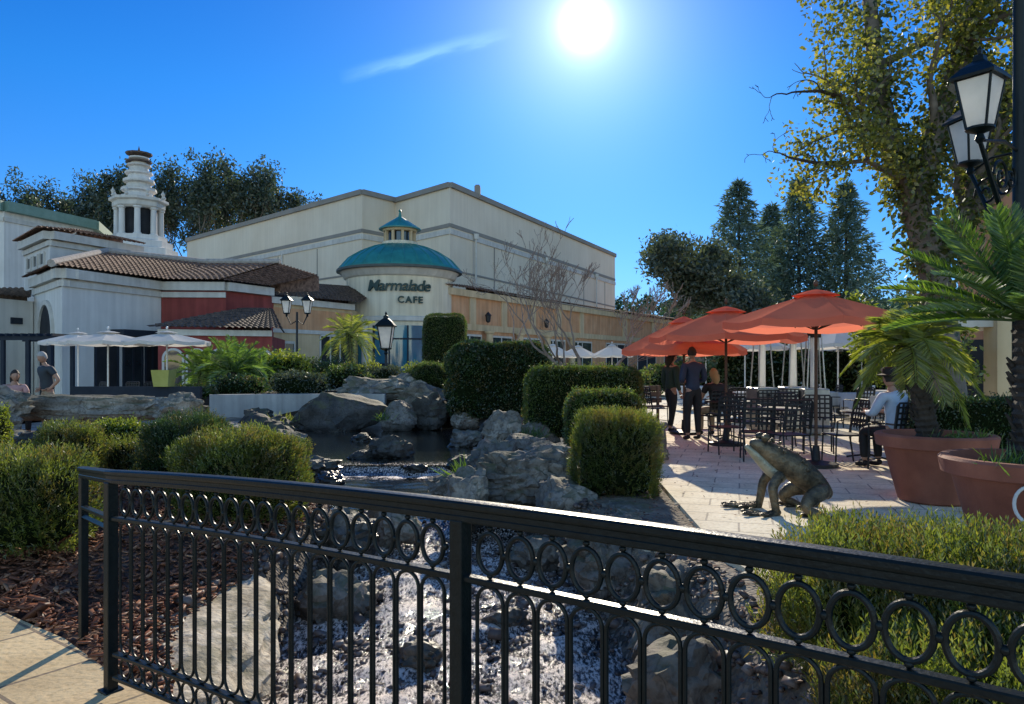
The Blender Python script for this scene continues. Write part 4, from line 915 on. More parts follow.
# lower hip roof
rf = MB(); e0 = Vector((lc[0][0]-.5, lc[0][1]-.1, zc+.44)); e1 = Vector((lc[1][0]-.1, lc[1][1]-.6, zc+.44)); e2 = Vector((lc[2][0]+.45, lc[2][1]-.5, zc+.44)); e3 = Vector((lc[3][0], lc[3][1]-.55, zc+.44))
rd1 = Vector((-20.6, 37.6, zc+1.9)); rd2 = Vector((-17.2, 41.5, zc+1.9)); rd3 = Vector((-13.0, 41.5, zc+1.9))
tile_roof(rf, e1, e2, rd2, rd1); tile_roof(rf, e0, e1, rd1, rd1+Vector((-3, 3, 0))); tile_roof(rf, e2, e3, rd3, rd2)
e4 = Vector((WX(274, 40.2), 39.6, zc+.44)); tile_roof(rf, e3, e4, Vector((-11.6, 44.5, zc+1.6)), rd3)
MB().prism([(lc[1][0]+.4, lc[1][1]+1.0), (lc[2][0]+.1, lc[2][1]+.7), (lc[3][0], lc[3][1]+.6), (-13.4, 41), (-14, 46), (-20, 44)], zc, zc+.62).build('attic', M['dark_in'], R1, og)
roof1 = rf.build('roof', M['tile'], R1, og)
ge = MB(); ge.tube([e1+Vector((0, 0, .12)), rd1+Vector((0, 0, .14))], .17, 8); ge.tube([rd1+Vector((0, 0, .14)), rd2+Vector((0, 0, .14)), rd3+Vector((0, 0, .14))], .17, 8)
ge.build('ridge_tiles', surf('pale_ridge_tile', (.3, .26, .22), (.5, .45, .4), 6., .9, .3, 30), roof1, og)
# upper storey
uc = [(WX(24, 38.8), 38.8), (WX(50, 35.3), 35.3), (WX(140, 40), 40), (-22, 47), (-29, 46)]
zu = 7.6
MB().prism(uc, zc+.1, zu).build('upper_wall', M['white_wall'], R1, og)
mb = MB()
for a, b in zip(uc[:2], uc[1:3]): mb.seg(a, b, zu, zu+.38, .9, .3); mb.seg(a, b, zu-.3, zu-.06, .4, .1)
mb.build('cornice', M['trim'], R1, og)
rf = MB(); u0 = Vector((uc[0][0]-.6, uc[0][1], zu+.4)); u1 = Vector((uc[1][0]-.1, uc[1][1]-.7, zu+.4)); u2 = Vector((uc[2][0]+.6, uc[2][1]-.4, zu+.4)); ap = Vector((-23.6, 40.4, zu+1.3)); ap2 = Vector((-22.6, 43, zu+1.3))
tile_roof(rf, u1, u2, ap2, ap); tile_roof(rf, u0, u1, ap, ap+Vector((-2, 2, 0))); rf.build('roof', M['tile'], R1, og)
for k in (.25, .5, .75):
    a = lp2(uc[0], uc[1], k-.07); b = lp2(uc[0], uc[1], k+.07)
    wn = MB().seg(a, b, zc+1.15, zu-.55, .2, .02).build('window', M['glass'], R1, og)
    fr = MB(); fr.seg(lp2(uc[0], uc[1], k-.095), lp2(uc[0], uc[1], k+.095), zc+1.0, zc+1.15, .2, .1); fr.seg(lp2(uc[0], uc[1], k-.09), lp2(uc[0], uc[1], k-.07), zc+1.15, zu-.5, .2, .08); fr.seg(lp2(uc[0], uc[1], k+.07), lp2(uc[0], uc[1], k+.09), zc+1.15, zu-.5, .2, .08); fr.build('frame', M['trim'], wn, og)
# arched corner entry
a, b = lc[0], lc[1]
def arch_on(mbs, a, b, u0, u1, z0, zs, off, t=.2):
    """arch-headed panel standing `off` proud of the wall a-b"""
    A = Vector((a[0], a[1], 0)); Bv = Vector((b[0], b[1], 0)); d = (Bv-A); Lw = d.length; d.normalize(); n = Vector((d.y, -d.x, 0))
    if n.dot((A+Bv)/2) > 0: n = -n
    w = (u1-u0)*Lw/2; c = A+d*((u0+u1)/2*Lw)
    P = [(-w, z0), (w, z0)]+[(w*math.cos(PI*i/14), zs+w*math.sin(PI*i/14)) for i in range(15)]
    f = [c+d*x+n*off+Vector((0, 0, z)) for x, z in P]; bk = [p-n*t for p in f]; m = len(P)
    mbs.add(f+bk, [tuple(range(m)), tuple(range(m, 2*m))[::-1]]+[(i, (i+1) % m, (i+1) % m+m, i+m) for i in range(m)])
def arch_ring(mbs, a, b, u0, u1, z0, zs, off, tw):
    A = Vector((a[0], a[1], 0)); Bv = Vector((b[0], b[1], 0)); d = (Bv-A); Lw = d.length; d.normalize(); n = Vector((d.y, -d.x, 0))
    if n.dot((A+Bv)/2) > 0: n = -n
    w = (u1-u0)*Lw/2; c = A+d*((u0+u1)/2*Lw); V = []
    prof = [(w, z0)]+[(w*math.cos(PI*i/14), zs+w*math.sin(PI*i/14)) for i in range(15)]+[(-w, z0)]
    prof2 = [(w+tw, z0)]+[((w+tw)*math.cos(PI*i/14), zs+(w+tw)*math.sin(PI*i/14)) for i in range(15)]+[(-w-tw, z0)]
    m = len(prof)
    for o_ in (off, off-.25):
        for pr in (prof, prof2): V += [c+d*x+n*o_+Vector((0, 0, z)) for x, z in pr]
    Fs = []
    for i in range(m-1): Fs += [(i, i+1, m+i+1, m+i), (i, i+1, 2*m+i+1, 2*m+i), (m+i, m+i+1, 3*m+i+1, 3*m+i)]
    mbs.add(V, Fs)
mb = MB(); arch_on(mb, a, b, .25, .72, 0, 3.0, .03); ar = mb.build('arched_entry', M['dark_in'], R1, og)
mb = MB(); arch_ring(mb, a, b, .25, .72, 0, 3.0, .12, .22); mb.build('arch_surround', M['trim'], ar, og)
# shopfront openings under the umbrellas, on the long white wall
def bay(par, a, b, u0, u1, z0, z1, mt='glass', nm='window', mull=2, fm='trim'):
    wn = MB().seg(lp2(a, b, u0), lp2(a, b, u1), z0, z1, .2, .03).build(nm, M[mt], par, og)
    fr = MB(); fr.seg(lp2(a, b, u0), lp2(a, b, u1), z1, z1+.14, .2, .1); du = (u1-u0)
    for i in range(mull+1):
        u = u0+du*i/mull; L_ = math.dist(a, b); e = .05/L_; fr.seg(lp2(a, b, u-e), lp2(a, b, u+e), z0, z1, .2, .07)
    fr.build('frame', M[fm], wn, og)
    return wn
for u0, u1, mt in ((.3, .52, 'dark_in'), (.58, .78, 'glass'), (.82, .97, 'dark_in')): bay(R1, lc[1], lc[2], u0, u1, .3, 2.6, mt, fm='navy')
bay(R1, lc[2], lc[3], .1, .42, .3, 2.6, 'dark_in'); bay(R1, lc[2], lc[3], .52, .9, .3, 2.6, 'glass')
MB().seg(lp2(lc[1], lc[2], .45), lp2(lc[1], lc[2], .99), 2.95, 3.25, .9, .8).build('canopy', M['navy'], R1, og)
# plaque left of the entry, dark pergola
pv = [(WX(-30, 33), 33), (WX(34, 36.1)-.05, 36.1)]
MB().prism([pv[0], pv[1], (-26.1, 44), (-34, 44)], 0, 4.7).build('annex_wall', M['white_wall'], R1, og)
rf = MB(); tile_roof(rf, (pv[0][0], pv[0][1]-.6, 4.75), (pv[1][0]+.3, pv[1][1]-.6, 4.75), (-26.2, 40, 5.7), (-30, 40, 5.7)); rf.build('annex_roof', M['tile_dark'], R1, og)
mb = MB(); c0 = lp2(pv[0], pv[1], .5); mb.seg(lp2(pv[0], pv[1], .62), lp2(pv[0], pv[1], .8), 3.55, 3.85, .1, .1); mb.build('plaque', M['navy'], R1, og)

P_ = empty('pergola', (WX(20, 30), 30, 0), 0, 'dark timber pergola with slatted roof in front of the white restaurant entry', 'pergola'); og2 = P_.location.copy()
for px in (3, 28, 50):
    for Y in (29.2, 31): MB().box((WX(px, 29.2)+(Y-29.2)*-.1, Y, 1.35), (.14, .14, 2.46)).build('post', M['navy'], P_, og2)
for Y in (29.2, 31): MB().box((WX(26, 29.2), Y, 2.66), (2.6, .14, .16)).build('beam', M['navy'], P_, og2)
for i in range(9): MB().box((WX(26, 29.2)-1.2+i*.3, 30.1, 2.79), (.07, 2.4, .1)).build('slat', M['navy'], P_, og2)

# --- low red pavilion with tiled lean-to, between the white restaurant and the cafe
og = Vector((WX(215, 34), 34, 0)); R2 = empty('red_pavilion', og, 0, 'low dusky-red arcade with a brown tiled lean-to roof behind the palms', 'building')
w0 = [(WX(158, 33.5), 33.5), (WX(272, 35), 35), (WX(285, 40), 40), (-16.2, 40)]
MB().prism(w0, 0, 2.95).build('wall', M['red_wall'], R2, og)
mb = MB(); mb.seg(w0[0], w0[1], 2.95, 3.22, .6, .15); mb.build('cornice', M['trim'], R2, og)
rf = MB(); tile_roof(rf, (w0[0][0]-.3, w0[0][1]-.5, 3.24), (w0[1][0]+.5, w0[1][1]-.5, 3.24), (w0[1][0]-1.2, 38.5, 4.5), (w0[0][0]+2.0, 38.5, 4.5)); tile_roof(rf, (w0[1][0]+.5, w0[1][1]-.5, 3.24), (w0[2][0]+.3, 38.6, 3.24), (w0[1][0]-1.2, 38.5, 4.5), (w0[1][0]-1.2, 38.45, 4.5)); rf.build('roof', M['tile_dark'], R2, og)
for k in (.13, .33, .53, .73, .91):
    mb = MB(); arch_on(mb, w0[0], w0[1], k-.075, k+.075, .1, 1.9, .03); an = mb.build('arched_window', M['glass'], R2, og)
    mb = MB(); arch_ring(mb, w0[0], w0[1], k-.075, k+.075, .1, 1.9, .1, .1); mb.build('arch_surround', M['trim'], an, og)
# --- ochre link wall left of the rotunda
og = Vector((WX(310, 44), 44, 0)); R3 = empty('ochre_link_building', og, 0, 'ochre-and-cream wing with tiled roof joining the cafe rotunda on its left', 'building')
g0 = [(WX(268, 40.5), 40.5), (WX(318, 43.5), 43.5), (WX(352, 46), 46), (-9, 56), (-17, 56)]
MB().prism(g0, 0, 5.0).build('wall', M['peach_wall'], R3, og)
mb = MB()
for a, b in zip(g0[:2], g0[1:3]): mb.seg(a, b, 5.0, 5.35, .6, .25); mb.seg(a, b, 3.4, 3.62, .3, .1)
mb.build('cornice', M['trim'], R3, og)
mb = MB()
for a, b in zip(g0[:2], g0[1:3]): mb.seg(a, b, 3.62, 4.8, .2, .03)
mb.build('painted_band', M['orange_wall'], R3, og)
rf = MB(); tile_roof(rf, (g0[0][0]-.2, g0[0][1]-.5, 5.38), (g0[1][0]+.2, g0[1][1]-.6, 5.38), (-9.8, 49, 6.7), (-12.6, 47, 6.7)); tile_roof(rf, (g0[1][0]+.2, g0[1][1]-.6, 5.38), (g0[2][0]+.6, g0[2][1]-.4, 5.38), (-8.8, 50, 6.7), (-9.8, 49, 6.7)); rf.build('roof', M['tile_dark'], R3, og)
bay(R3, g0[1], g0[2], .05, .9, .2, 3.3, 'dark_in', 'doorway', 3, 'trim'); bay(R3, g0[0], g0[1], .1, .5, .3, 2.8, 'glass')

# --- the cafe rotunda
RC = Vector((WX(400, 50), 50, .1)); RT = empty('cafe_rotunda', RC, 0, 'round cream cafe rotunda with teal domed roof, cupola and dark green lettering', 'building'); og = RC.copy()
rr_ = 3.55; ez = 7.75
mb = MB(); mb.lathe([(rr_, 0), (rr_, ez)], RC, 56); mb.build('drum_wall', M['cream'], RT, og, smooth=True)
mb = MB(); mb.lathe([(rr_+.16, 0), (rr_+.16, .5), (rr_+.02, .52)], RC, 56); mb.build('plinth', M['trim'], RT, og, smooth=True); mb = MB(); mb.lathe([(rr_+.02, 4.25), (rr_+.17, 4.3), (rr_+.17, 4.55), (rr_+.02, 4.6)], RC, 56); mb.build('moulding', M['trim'], RT, og, smooth=True); mb = MB(); mb.lathe([(rr_+.02, ez-.6), (rr_+.2, ez-.5), (rr_+.35, ez-.15), (rr_+.45, ez-.1), (rr_+.45, ez+.02)], RC, 56); mb.build('moulding', M['trim'], RT, og, smooth=True)
mb = MB(); R0 = 4.1
mb.lathe([(R0, ez-.02), (R0, ez+.1), (R0-.1, ez+.22), (3.5, ez+.78), (2.7, ez+1.28), (1.9, ez+1.62), (1.25, ez+1.78), (1.22, ez+1.8)], RC, 56); rf = mb.build('dome_roof', M['teal'], RT, og, smooth=True)
mb = MB()
for k in range(28):
    a = 2*PI*k/28; mb.tube([(RC.x+r*math.cos(a), RC.y+r*math.sin(a), RC.z+z) for r, z in ((R0-.02, ez+.13), (3.5, ez+.79), (2.7, ez+1.29), (1.9, ez+1.63), (1.25, ez+1.79))], .035, 4)
mb.build('standing_seam', M['teal'], rf, og)
mb = MB(); mb.lathe([(R0+.04, ez-.12), (R0+.1, ez-.1), (R0+.1, ez+.04), (R0+.02, ez+.06)], RC, 56); mb.build('gutter', surf('bronze_gutter', (.05, .06, .055), (.09, .1, .09), 3, .5, .1, 20), RT, og, smooth=True)
cz = RC.z+ez+1.78
cu = MB().lathe([(1.2, 0), (1.2, .22), (1.08, .26)], (RC.x, RC.y, cz), 24).build('cupola', M['cream'], RT, og)
mb = MB()
for k in range(10): a = 2*PI*k/10; mb.box((RC.x+1.0*math.cos(a), RC.y+1.0*math.sin(a), cz+.6), (.16, .16, .7), a)
mb.lathe([(1.1, .93), (1.16, .98), (1.16, 1.1)], (RC.x, RC.y, cz), 24); mb.build('cupola_post', M['peach_wall'], cu, og)
MB().lathe([(.78, .25), (.78, .95)], (RC.x, RC.y, cz), 20).build('cupola_glass', M['glass'], cu, og, smooth=True)
MB().lathe([(1.42, 1.08), (1.42, 1.15), (.7, 1.62), (.12, 1.98), (.05, 2.3), (.12, 2.36), (0, 2.5)], (RC.x, RC.y, cz), 24).build('cupola_roof', M['teal'], cu, og)
def drum_panel(px0, px1, z0, z1, off, nm, mt, par):
    a0 = math.asin(max(-1, min(1, (WX(px0, 46.6)-RC.x)/rr_))); a1 = math.asin(max(-1, min(1, (WX(px1, 46.6)-RC.x)/rr_))); n = 12; V = []
    for i in range(n+1):
        a = a0+(a1-a0)*i/n
        for r in (rr_+off, rr_-.2):
            for z in (z0, z1): V.append((RC.x+r*math.sin(a), RC.y-r*math.cos(a), RC.z+z))
    Fs = []
    for i in range(n):
        p = i*4; q = p+4; Fs += [(p, q, q+1, p+1), (p+1, q+1, q+3, p+3), (p, p+2, q+2, q)]
    Fs += [(0, 1, 3, 2), (n*4, n*4+2, n*4+3, n*4+1)]
    return MB().add(V, Fs).build(nm, M[mt], par, og, smooth=True)
dw = drum_panel(374, 424, .1, 4.0, .03, 'glass_door', 'blueglass', RT)
for a, b in ((373, 375), (389, 390.4), (407, 408.4), (423.4, 425)): drum_panel(a, b, .1, 4.0, .07, 'mullion', 'navy', dw)
drum_panel(373, 425, 3.1, 3.2, .06, 'transom', 'navy', dw); drum_panel(376, 389, .15, 1.6, .045, 'lower_pane', 'dark_in', dw)
dn = drum_panel(347, 361, .6, 3.6, .03, 'side_window', 'blueglass', RT); drum_panel(346, 347.4, .5, 3.7, .08, 'mullion', 'trim', dn)
for px in (366, 430):
    a = math.asin((WX(px, 46.6)-RC.x)/rr_); mb = MB(); col3(mb, RC.x+(rr_+.16)*math.sin(a), RC.y-(rr_+.16)*math.cos(a), RC.z, RC.z+4.3, .24); mb.build('column', M['trim'], RT, og, smooth=True)
# lettering bent round the drum
def lettering(txt, size, shear, cx_px, z, nm, space=1., bold=.0):
    cu_ = bpy.data.curves.new(nm, 'FONT'); cu_.body = txt; cu_.size = size; cu_.shear = shear; cu_.align_x = 'CENTER'; cu_.extrude = .06; cu_.offset = bold; cu_.space_character = space; cu_.resolution_u = 4
    t = bpy.data.objects.new(nm, cu_); col.objects.link(t); dg = bpy.context.evaluated_depsgraph_get(); me = bpy.data.meshes.new_from_object(t.evaluated_get(dg)); bpy.data.objects.remove(t)
    a_c = math.asin((WX(cx_px, 46.6)-RC.x)/rr_)
    for v in me.vertices:
        a = a_c+v.co.x/rr_; r = rr_+.1+v.co.z; v.co = (r*math.sin(a), -r*math.cos(a), v.co.y+z)
    me.materials.clear(); me.materials.append(M['sign_letter']); return newobj(nm, me, RT)
lettering('Marmalade', .98, .22, 399, 6.18, 'sign_lettering', .92, .012)
lettering('CAFE', .58, 0, 410, 5.42, 'sign_lettering', 1.25, .014)

# --- orange wing to the right of the rotunda
og = Vector((5, 60, 0)); R4 = empty('orange_shop_wing', og, 0, 'long orange shop wing with cream bands and tiled parapet right of the cafe rotunda', 'building')
h0 = [(WX(446, 49), 49), (WX(600, 70), 70), (WX(690, 92), 92), (24, 104), (2, 104), (-2, 54)]
MB().prism(h0, 0, 6.3).build('wall', M['orange_wall'], R4, og)
mb = MB()
for a, b in zip(h0[:2], h0[1:3]): mb.seg(a, b, 6.3, 6.75, .8, .25); mb.seg(a, b, 4.0, 4.45, .3, .12); mb.seg(a, b, 0, .6, .3, .08)
mb.build('cornice', M['peach_wall'], R4, og)
rf = MB(); tile_roof(rf, (h0[0][0], h0[0][1]-.7, 6.8), (h0[1][0], h0[1][1]-.7, 6.8), (h0[1][0]-.5, h0[1][1]+4, 7.3), (h0[0][0]+1, h0[0][1]+5, 7.3), .4, .6, .1)
tile_roof(rf, (h0[1][0], h0[1][1]-.7, 6.8), (h0[2][0]+1, h0[2][1]-.7, 6.8), (h0[2][0], h0[2][1]+5, 7.5), (h0[1][0]-.5, h0[1][1]+4, 7.3), .4, .6, .1); rf.build('roof', M['tile'], R4, og)
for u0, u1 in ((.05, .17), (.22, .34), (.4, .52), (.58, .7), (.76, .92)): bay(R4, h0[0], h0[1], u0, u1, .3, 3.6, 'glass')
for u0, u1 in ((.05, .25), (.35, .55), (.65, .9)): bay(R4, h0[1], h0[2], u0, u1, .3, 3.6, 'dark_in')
for u in (.195, .37, .55, .73):
    p = lp2(h0[0], h0[1], u); mb = MB(); col3(mb, p[0]+.3, p[1]-.4, 0, 4.0, .28); mb.build('column', M['peach_wall'], R4, og, smooth=True)

for u in (.11, .28, .46, .64, .82): MB().seg(lp2(h0[0], h0[1], u), lp2(h0[0], h0[1], u+.03), 4.45, 6.3, .3, .1).build('pilaster', M['peach_wall'], R4, og)
for u in (.2, .5, .8): MB().seg(lp2(h0[1], h0[2], u), lp2(h0[1], h0[2], u+.04), 4.45, 6.3, .3, .1).build('pilaster', M['peach_wall'], R4, og)
for u in (.195, .55):      # wall lanterns
    p = lp2(h0[0], h0[1], u); MB().lathe([(.05, 0), (.16, .1), (.2, .5), (.26, .52), (.05, .75), (0, .8)], (p[0]+.2, p[1]-.5, 4.6), 6).build('wall_lamp', M['iron_dull'], R4, og)
# downpipes and roof plant of the store
for k in (.09, .45, .81):
    p = lp2(Bc[1], Bc[2], k); q_ = (p[0]+.25, p[1]-.12); MB().tube([(q_[0], q_[1], 2), (q_[0], q_[1], 12.4)], .09, 8).build('downpipe', M['trim'], S, S.location); MB().box((q_[0], q_[1], 12.6), (.42, .3, .45), .4).build('rain_head', M['trim'], S, S.location)
p = lp2(Ac[0], Ac[1], .62); MB().tube([(p[0]+.1, p[1]-.2, 2), (p[0]+.1, p[1]-.2, 12.4)], .1, 8).build('downpipe', M['trim'], S, S.location)
for k, (x, y, sx_, sz_) in enumerate([(-7.6, 66.5, .9, .7), (-3.0, 64.5, .5, 1.0), (-16.5, 70, 1.4, .6)]):
    mb = MB(); mb.box((x, y, zt+.1+sz_/2), (sx_, 1.2, sz_)); mb.box((x, y, zt+.16+sz_), (sx_*.7, .9, .12)); mb.build('roof_unit', M['beige_dark'], S, S.location)
# --- spire tower
TC = Vector((WX(139, 60), 60, 0)); T = empty('spire_tower', TC, 0, 'white tiered spire tower with columned lantern rising above the tile roofs', 'tower'); og = TC.copy()
MB().box((TC.x, TC.y, 5.2), (4., 4., 10.4)).build('shaft', M['white_wall'], T, og)
mb = MB(); mb.lathe([(3.3, 10.0), (3.3, 10.35), (2.9, 10.4), (2.9, 10.9), (2.5, 11.0), (2.5, 11.5), (2.1, 11.6), (2.1, 11.95)], (TC.x, TC.y, 0), 8, a0=PI/8); mb.build('base', M['white_wall'], T, og)
MB().lathe([(1.25, 11.9), (1.25, 14.3)], (TC.x, TC.y, 0), 16).build('lantern_core', M['dark_in'], T, og)
for k in range(8):
    a = 2*PI*k/8+PI/8; mb = MB(); col3(mb, TC.x+1.6*math.cos(a), TC.y+1.6*math.sin(a), 11.95, 14.2, .24, 10); mb.build('column', M['white_wall'], T, og, smooth=True)
mb = MB(); mb.lathe([(1.75, 14.15), (1.95, 14.3), (1.95, 14.65), (2.2, 14.75), (2.2, 14.95), (1.5, 15.1)], (TC.x, TC.y, 0), 8, a0=PI/8); mb.build('entablature', M['trim'], T, og)
for k, (r, z, mt) in enumerate([(1.4, 15.05, 'white_wall'), (1.24, 15.75, 'trim'), (1.1, 16.45, 'white_wall'), (.95, 17.1, 'trim'), (.8, 17.7, 'white_wall')]):
    MB().lathe([(r*1.06, 0), (r*1.06, .12), (r*.78, .18), (r*.72, .5), (r*.95, .6), (r*.95, .7)], (TC.x, TC.y, z), 12).build('spire_tier', M[mt], T, og)
mb = MB(); mb.lathe([(.95, 0), (1.0, .1), (.6, .16), (.55, .5), (.98, .62), (1.02, .74), (.7, .8), (0.1, .95), (0, 1.4)], (TC.x, TC.y, 18.0), 12); mb.build('finial', M['tile_dark'], T, og)

for k in range(8):
    a = 2*PI*k/8; MB().lathe([(.1, 0), (.16, .1), (.08, .2), (.17, .42), (.05, .6), (0, .75)], (TC.x+1.95*math.cos(a), TC.y+1.95*math.sin(a), 15.0), 8).build('urn', M['trim'], T, T.location)
# --- restaurant at the right edge: stone piers, pale beam, terracotta upper wall
og = Vector((11, 17, 0)); R5 = empty('terrace_restaurant', og, 0, 'restaurant with stone piers, pale beam and terracotta upper wall at the right behind the trees', 'building')
for px, Y in ((1001, 14.6), (1090, 14.2), (1190, 13.8)):
    MB().box((WX(px, Y), Y, 1.35), (.42, .42, 2.5)).build('pier', M['peach_wall'], R5, og)
bm_ = MB(); bm_.seg((WX(905, 15.2), 15.2), (WX(1200, 13.6), 13.6), 2.35, 2.5, 2.0, .2); bm_.build('beam', M['trim'], R5, og)
MB().prism([(WX(958, 19), 19), (WX(1300, 17), 17), (24, 30), (19.5, 30)], 0, 6.7).build('upper_wall', surf('terracotta_plaster', (.36, .16, .09), (.5, .25, .15), 1., .9, .3, 30, streak=.3), R5, og)
rf = MB(); tile_roof(rf, (WX(950, 18.5), 18.5, 6.75), (WX(1300, 16.4), 16.4, 6.75), (22, 22, 8), (14.5, 22, 8)); rf.build('roof', M['tile'], R5, og)
MB().seg((WX(962, 19), 19), (WX(1290, 17.05), 17.05), .2, 2.25, .2, .03).build('window', M['dark_in'], R5, og)
# ------------------------------------------------------------------ umbrellas
def umbrella(name, loc, r, ze, zp, n, cloth, pole, label, rz=0., cat='umbrella', group=None, val=.1, vent=True, pr=.024, base=True):
    R = empty(name, loc, rz, label, cat, group)
    c = MB(); m = 7; V = []; a0 = PI/n
    for j in range(m+1):
        t = j/m; z = zp-(zp-ze)*(t**1.12)
        for k in range(n*4):
            kk = k/4; f = kk-int(kk); a = 2*PI*kk/n+a0
            rad = r*t*math.cos(PI/n)/math.cos((f-.5)*2*PI/n); sag = -.045*r*math.sin(PI*f)*t*(1.15-.4*t)
            V.append((rad*math.cos(a), rad*math.sin(a), z+sag))
    q = n*4
    for k in range(q): V.append((V[m*q+k][0]*1.004, V[m*q+k][1]*1.004, V[m*q+k][2]-val))
    Fs = [(j*q+k, j*q+(k+1) % q, (j+1)*q+(k+1) % q, (j+1)*q+k) for j in range(m+1) for k in range(q)]
    c.add(V, Fs); can = c.build('canopy', M[cloth], R, (0, 0, 0), smooth=False)
    me = can.data; me.polygons.foreach_set('use_smooth', [True]*len(me.polygons)); me.set_sharp_from_angle(angle=math.radians(25))
    if vent:
        v = MB(); v.lathe([(r*.26, zp-(zp-ze)*.22+.05), (r*.14, zp-(zp-ze)*.1+.055), (.03, zp+.05)], (0, 0, 0), n, a0=a0); v.build('vent_cap', M[cloth], can, (0, 0, 0))
    p = MB(); p.tube([(0, 0, .05), (0, 0, zp+.06)], pr, 10); p.sphere((0, 0, zp+.14), (.035, .035, .05), 8); p.build('pole', M[pole], R, (0, 0, 0), smooth=True)
    for k in range(n):
        a = 2*PI*k/n+a0; b = MB(); b.tube([(.03*math.cos(a), .03*math.sin(a), zp-.06), (r*.97*math.cos(a), r*.97*math.sin(a), ze-.03)], .011, 5)
        b.tube([(.03*math.cos(a), .03*math.sin(a), ze-.12), (r*.52*math.cos(a), r*.52*math.sin(a), (zp+ze)/2-.06)], .009, 5); b.build('rib', M[pole], R, (0, 0, 0))
    if base: MB().lathe([(.3, 0), (.3, .05), (.06, .09), (.045, .3)], (0, 0, 0), 18).build('base', M['iron_dull'], R, (0, 0, 0))
    return R
umbrella('patio_umbrella', (WX(816, 10.6), 10.6, GP), 1.3, 2.08, 2.48, 8, 'red_cloth', 'wood', 'red patio umbrella nearest the viewer, over the seated diners', .25)
umbrella('patio_umbrella', (WX(726, 13.4), 13.4, GP), 1.38, 1.98, 2.46, 8, 'red_cloth', 'wood', 'red patio umbrella in the middle of the row of three', .1)
umbrella('patio_umbrella', (WX(684, 15.6), 15.6, GP), 1.3, 1.78, 2.42, 8, 'red_cloth', 'wood', 'red patio umbrella farthest along the row, above the two standing people', .3)
umbrella('white_umbrella', (WX(108, 22.5), 22.5, .12), 1.3, 2.2, 2.47, 8, 'white_cloth', 'white_paint', 'left of the two big white umbrellas on the restaurant terrace', 0)
umbrella('white_umbrella', (WX(167, 22.5), 22.5, .12), 1.27, 2.2, 2.47, 8, 'white_cloth', 'white_paint', 'right of the two big white umbrellas, above the mustard planter', .2)
umbrella('white_umbrella', (WX(78, 26), 26, .12), 1.2, 2.3, 2.6, 8, 'white_cloth', 'white_paint', 'white umbrella half hidden behind the others at the far left', .1)
for px, Y, lab in ((553, 40, 'small white umbrella behind the bare tree'), (578, 43, 'small white umbrella just right of the bare tree trunk'), (612, 41, 'small white umbrella left of the red umbrellas'), (706, 27, 'white umbrella behind the standing people'), (838, 21, 'white umbrella between the near red umbrella and the potted palm'), (862, 24, 'pale umbrella behind the potted palm'), (745, 24, 'white umbrella behind the patio heaters')):
    umbrella('white_umbrella', (WX(px, Y), Y, GP), 1.15 if Y > 35 else 1.35, 2.0 if Y > 35 else 2.05, 2.55, 8, 'white_cloth', 'white_paint', lab, Y*.37, group='white umbrellas across the plaza')

# ------------------------------------------------------------------ metal lattice chairs
def make_chair(loc, rz, label):
    R = empty('lattice_chair', loc, rz, label, 'chair', 'black lattice-backed patio chairs'); o0 = (0, 0, 0)   # sitter faces +y
    s = MB(); s.box((0, 0, .43), (.46, .44, .022))
    s.build('seat', M['iron_dull'], R, o0, bevel=.006)
    b = MB(); zb, zt = .52, .93; yb = lambda z: -.21-(z-.45)*.16
    for i in range(6): x = -.2+.08*i; b.box((x, (yb(zb)+yb(zt))/2, (zb+zt)/2), (.026, .012, zt-zb), rot=Matrix.Rotation(.16, 3, 'X'))
    for j in range(5): z = zb+.05+(zt-zb-.1)*j/4; b.box((0, yb(z)-.004, z), (.44, .010, .028))
    b.build('back_lattice', M['iron_dull'], R, o0)
    f = MB(); f.tube([(-.225, yb(.43), .43), (-.225, yb(zt-.03), zt-.03), (-.19, yb(zt), zt+.01), (.19, yb(zt), zt+.01), (.225, yb(zt-.03), zt-.03), (.225, yb(.43), .43)], .013, 6); f.build('back_frame', M['iron_dull'], R, o0)
    for x in (-.215, .215):
        MB().tube([(x, .2, .43), (x*1.04, .215, 0)], .013, 6).build('leg', M['iron_dull'], R, o0)
        MB().tube([(x, -.2, .43), (x*1.04, -.27, 0)], .013, 6).build('leg', M['iron_dull'], R, o0)
        MB().tube([(x*1.06, .2, .42), (x*1.1, .19, .64), (x*1.1, .1, .66), (x*1.06, yb(.64), .65)], .012, 6).build('armrest', M['iron_dull'], R, o0)
    MB().tube([(-.22, .2, .14), (.22, .2, .14)], .008, 5).build('stretcher', M['iron_dull'], R, o0)
    return R
ch0 = make_chair((WX(893, 10.2), 10.2, GP), .35, 'black lattice-backed chair holding the diner in pale blue, beside the terracotta pot')
